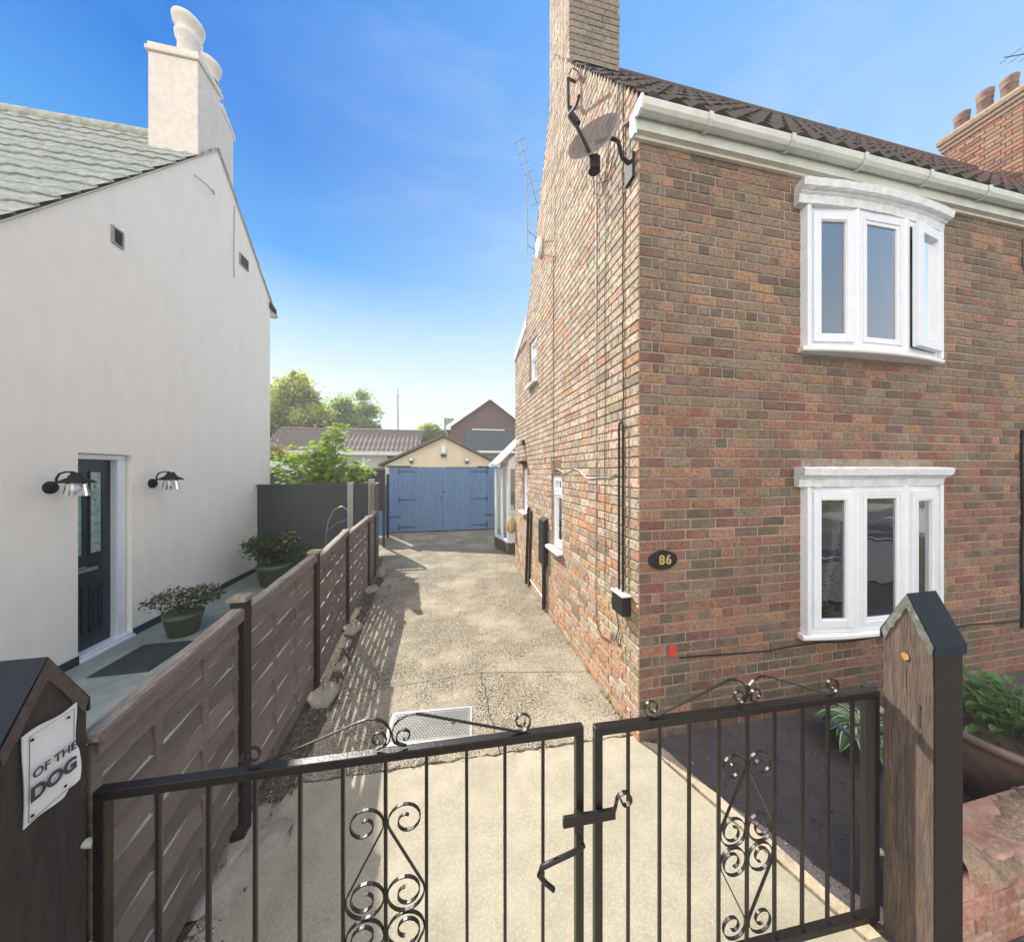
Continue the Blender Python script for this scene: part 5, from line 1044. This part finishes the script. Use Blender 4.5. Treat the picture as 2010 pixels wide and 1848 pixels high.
m=MB(); m.box(-7.2,-4.28,9.6,12.3,0,2.05); m.prism([(-7.3,9.5,2.05),(-4.2,9.5,2.05),(-4.2,9.5,2.12),(-5.7,9.5,2.45),(-7.3,9.5,2.12)],(0,2.9,0)); o=m.build('garden_shed',M('dark_green_shed',(.03,.05,.05),.8,.2,8,.2,30,scale=(5,1,1)),loc=(-5.7,10.9,0)); tag(o,'dark green garden shed just visible past the corner of the white house','shed')
o=MB(); o.tube([(-3.86,26,0),(-3.86,26,5.4),(-3.87,26,8.6)],[.06,.05,.03],8); o.tube([(-3.87,26,5.2),(-3.87,26,8.0)],.05,6); 
for zz in (5.9,6.9,7.9): o.box(-3.95,-3.79,25.95,26.05,zz,zz+.07)
o=o.build('telegraph_pole',m_cpost,loc=(-3.86,26,0)); tag(o,'tall thin grey pole rising above the bungalow roof','pole')
# ============================================================ TREES
def tree(name,base,h,crowns,cols,size,n,label,group=None,trunk=.18):
    t=thing(name,label,'tree',base,group); bx,by,bz=base; m=MB(); top=Vector((bx,by,bz+h*.6))
    m.tube([(bx,by,bz),(bx+.05,by,bz+h*.3),tuple(top)],[trunk,trunk*.8,trunk*.45],8)
    for (c,r) in crowns:
        c=Vector(c); st=Vector((bx,by,bz+h*U(.25,.5))); m.tube([st,(st+c)/2+Vector((U(-.2,.2),U(-.2,.2),.1)),c],[trunk*.35,trunk*.2,trunk*.06],6)
    m.build('trunk',m_bark,t); m=MB()
    for (c,r) in crowns:
        k=max(8,int(sum(r)*4.5))
        for i in range(k):
            a=Vector((U(-1,1),U(-1,1),U(-1,1))); a=a.normalized()*U(.35,.95); cc=Vector(c)+Vector((a.x*r[0],a.y*r[1],a.z*r[2])); sh=U(.6,1.35); q=U(.22,.5)
            blob_leaves(m,cc,(r[0]*q,r[1]*q,r[2]*q*.8),int(n*2.2)//k//len(crowns)*1,size,[tuple(z_*sh for z_ in c_) for c_ in cols],.4)
    m.build('crown',m_leaf,t); return t
T1=[(.28,.33,.09),(.34,.37,.10),(.19,.25,.075),(.38,.40,.16)]
tree('broadleaf_tree',(-10.2,22,0),8,[((-10.8,22,5.7),(1.8,1.4,2.1)),((-9.2,22,5.9),(1.3,1.2,2.1)),((-8.3,22,4.8),(1.1,1.2,1.9)),((-9.1,22,7.6),(.35,.4,.75))],T1,.11,13000,'tall bright yellow green tree beyond the dark cross fence, next to the white house','trees beyond the gardens')
T2=[(.22,.29,.13),(.28,.34,.16),(.16,.22,.11)]
tree('broadleaf_tree',(-6.6,24,0),7,[((-6.6,24,5.7),(1.8,1.4,2.1)),((-7.7,24,4.9),(.9,1.2,1.4)),((-5.3,24,4.8),(.8,1.0,1.2))],T2,.12,11000,'rounded mid green tree rising behind the bungalow roof','trees beyond the gardens')
T3=[(.23,.28,.09),(.28,.32,.10),(.17,.22,.08)]
tree('broadleaf_tree',(-2.2,29,0),6,[((-2.8,29,5.0),(1.5,1,.9)),((-1.5,29,5.4),(1.4,1,1.0)),((-.6,29,4.9),(.9,1,.9))],T3,.13,7000,'low wide green tree between the thin pole and the brown brick house','trees beyond the gardens')
tree('flowering_bush',(-5.9,12.5,0),3.2,[((-6.1,12.5,2.5),(.8,.8,.75)),((-5.2,12.5,2.2),(.5,.6,.5))],[(.30,.24,.17),(.17,.19,.07),(.36,.29,.22)],.055,5000,'pinkish cream flowering bush beside the garden shed',None,.06)
t=thing('fig_tree','fig tree with large bright lime green lobed leaves above the dark cross fence','tree',(-3.0,8.7,0))
m=MB(); m.tube([(-3.0,8.7,0),(-2.98,8.7,.9),(-3.02,8.7,1.6)],[.07,.06,.045],8); tips=[]
for i in range(26):
    a=U(0,6.28); r=U(.15,.95); e=Vector((-3.0+r*math.cos(a),8.6+r*.6*math.sin(a),1.75+U(.0,1.0)*(1.15-r*.5))); m.tube([(-3.0,8.7,1.3),((-3.0+e.x)/2,(8.7+e.y)/2,(1.3+e.z)/2-.05),tuple(e)],[.03,.018,.007],5); tips.append(e)
e=Vector((-2.72,8.6,3.12)); m.tube([(-2.9,8.7,1.8),(-2.8,8.65,2.5),tuple(e)],[.02,.012,.006],5); tips+=[e,e,Vector((-2.8,8.6,2.9))]
for e in (Vector((-2.15,8.5,2.2)),Vector((-2.1,8.5,2.05)),Vector((-3.85,8.5,2.35)),Vector((-3.8,8.5,2.0))): tips+=[e]; m.tube([(-3.0,8.7,1.5),tuple(e)],[.02,.006],5)
m.build('trunk',m_bark,t); m=MB()
def figleaf(mb,p,nrm,dr,s,c):
    nrm=Vector(nrm).normalized(); dr=Vector(dr); dr=(dr-nrm*dr.dot(nrm)).normalized(); sd_=nrm.cross(dr)
    out=[(0,-.1)]+[(r_*math.sin(rad(q)),r_*math.cos(rad(q))+.2) for q,r_ in ((-150,.42),(-110,.62),(-88,.32),(-58,.85),(-30,.42),(-8,1.0),(8,1.0),(30,.42),(58,.85),(88,.32),(110,.62),(150,.42))]
    V=[Vector(p)+dr*.25*s]+[Vector(p)+(sd_*x_+dr*y_)*s+nrm*(-.12*s*(x_*x_+y_*y_)) for x_,y_ in out]; n_=len(out); mb.add(V,[(0,1+i,1+(i+1)%n_) for i in range(n_)],c)
for e in tips:
    for k in range(38):
        q=U(0,6.28); p=e+Vector((U(-.25,.25),U(-.22,.22),U(-.28,.16))); k_=U(.7,1.3); figleaf(m,p,(U(-.7,.7),U(-.7,.4),1),(math.cos(q),math.sin(q),-.2),U(.08,.14),(.20*k_,.30*k_,.03*k_))
m.build('crown',m_leaf,t)

# weeds in the joints and along the wall foot
m=MB()
def tuft(x_,y_,n_,h_):
    for _ in range(n_):
        a=U(0,6.28); l_=h_*U(.5,1.2); k=U(.6,1.3); b0=Vector((x_+U(-.015,.015),y_+U(-.015,.015),0)); tp=b0+Vector((math.cos(a)*l_*.6,math.sin(a)*l_*.6,l_*.7)); sd_=Vector((-math.sin(a),math.cos(a),0))*.0022
        m.add([b0-sd_,b0+sd_,(b0+tp)/2+sd_+Vector((0,0,l_*.12)),tp,(b0+tp)/2-sd_+Vector((0,0,l_*.12))],[(0,1,2,3,4)],(.10*k,.14*k,.04*k))
for i in range(46): tuft(1.435+U(-.01,.006),2.35+U(0,1)**2*4.3,int(U(3,9)),U(.012,.04))
for i in range(40): t_=R(); tuft(-1.0-.04*t_,2.3+t_*4,int(U(3,10)),U(.015,.05))
for i in range(26): x_=U(-.9,1.42); tuft(x_,2.352-.033*(x_+.98),int(U(2,6)),U(.008,.022))
for i in range(40): t_=R(); tuft(1.50+.80*t_,2.15-2.5*t_,int(U(2,7)),U(.01,.03))
o=m.build('weeds',m_leaf); tag(o,'small weeds in the driveway joints and along the foot of the wall and fence','weeds',kind='stuff')

m=MB()
for i in range(5200):
    while True:
        x_,y_=U(1.6,5.5),U(.2,2.18)
        if x_>1.60+(2.15-y_)*.32: break
    s_=U(.003,.008)*(1.7 if R()<.06 else 1); c=random.choice([(.10,.09,.085),(.04,.038,.04),(.16,.13,.10),(.07,.055,.05)]) if R()<.94 else (.34,.30,.24); p=Vector((x_,y_,.001))
    V=[p+Vector((U(-1,1),U(-1,1),U(0,1)))*s_ for _ in range(4)]; m.add(V,[(0,1,2),(0,2,3),(0,3,1),(1,3,2)],c)
o=m.build('loose_grit',m_gravel); tag(o,'dark loose grit scattered over the front garden tarmac','grit',kind='stuff')

# thin sunlit air over the gardens
m=MB(); m.box(-71,81,-61,91,-1.7,10.4); 
ho=m.build('haze',m_dark); ho.data.materials.clear()
hm=bpy.data.materials.new('thin_summer_haze'); hm.use_nodes=True; n_=hm.node_tree.nodes; n_.clear(); vo=n_.new('ShaderNodeVolumePrincipled'); oo=n_.new('ShaderNodeOutputMaterial')
vo.inputs['Color'].default_value=(.96,.97,1,1); vo.inputs['Density'].default_value=.0040; vo.inputs['Anisotropy'].default_value=.2
hm.node_tree.links.new(vo.outputs[0],oo.inputs['Volume']); ho.data.materials.append(hm); tag(ho,'thin bright summer haze hanging over the gardens','haze',kind='stuff')
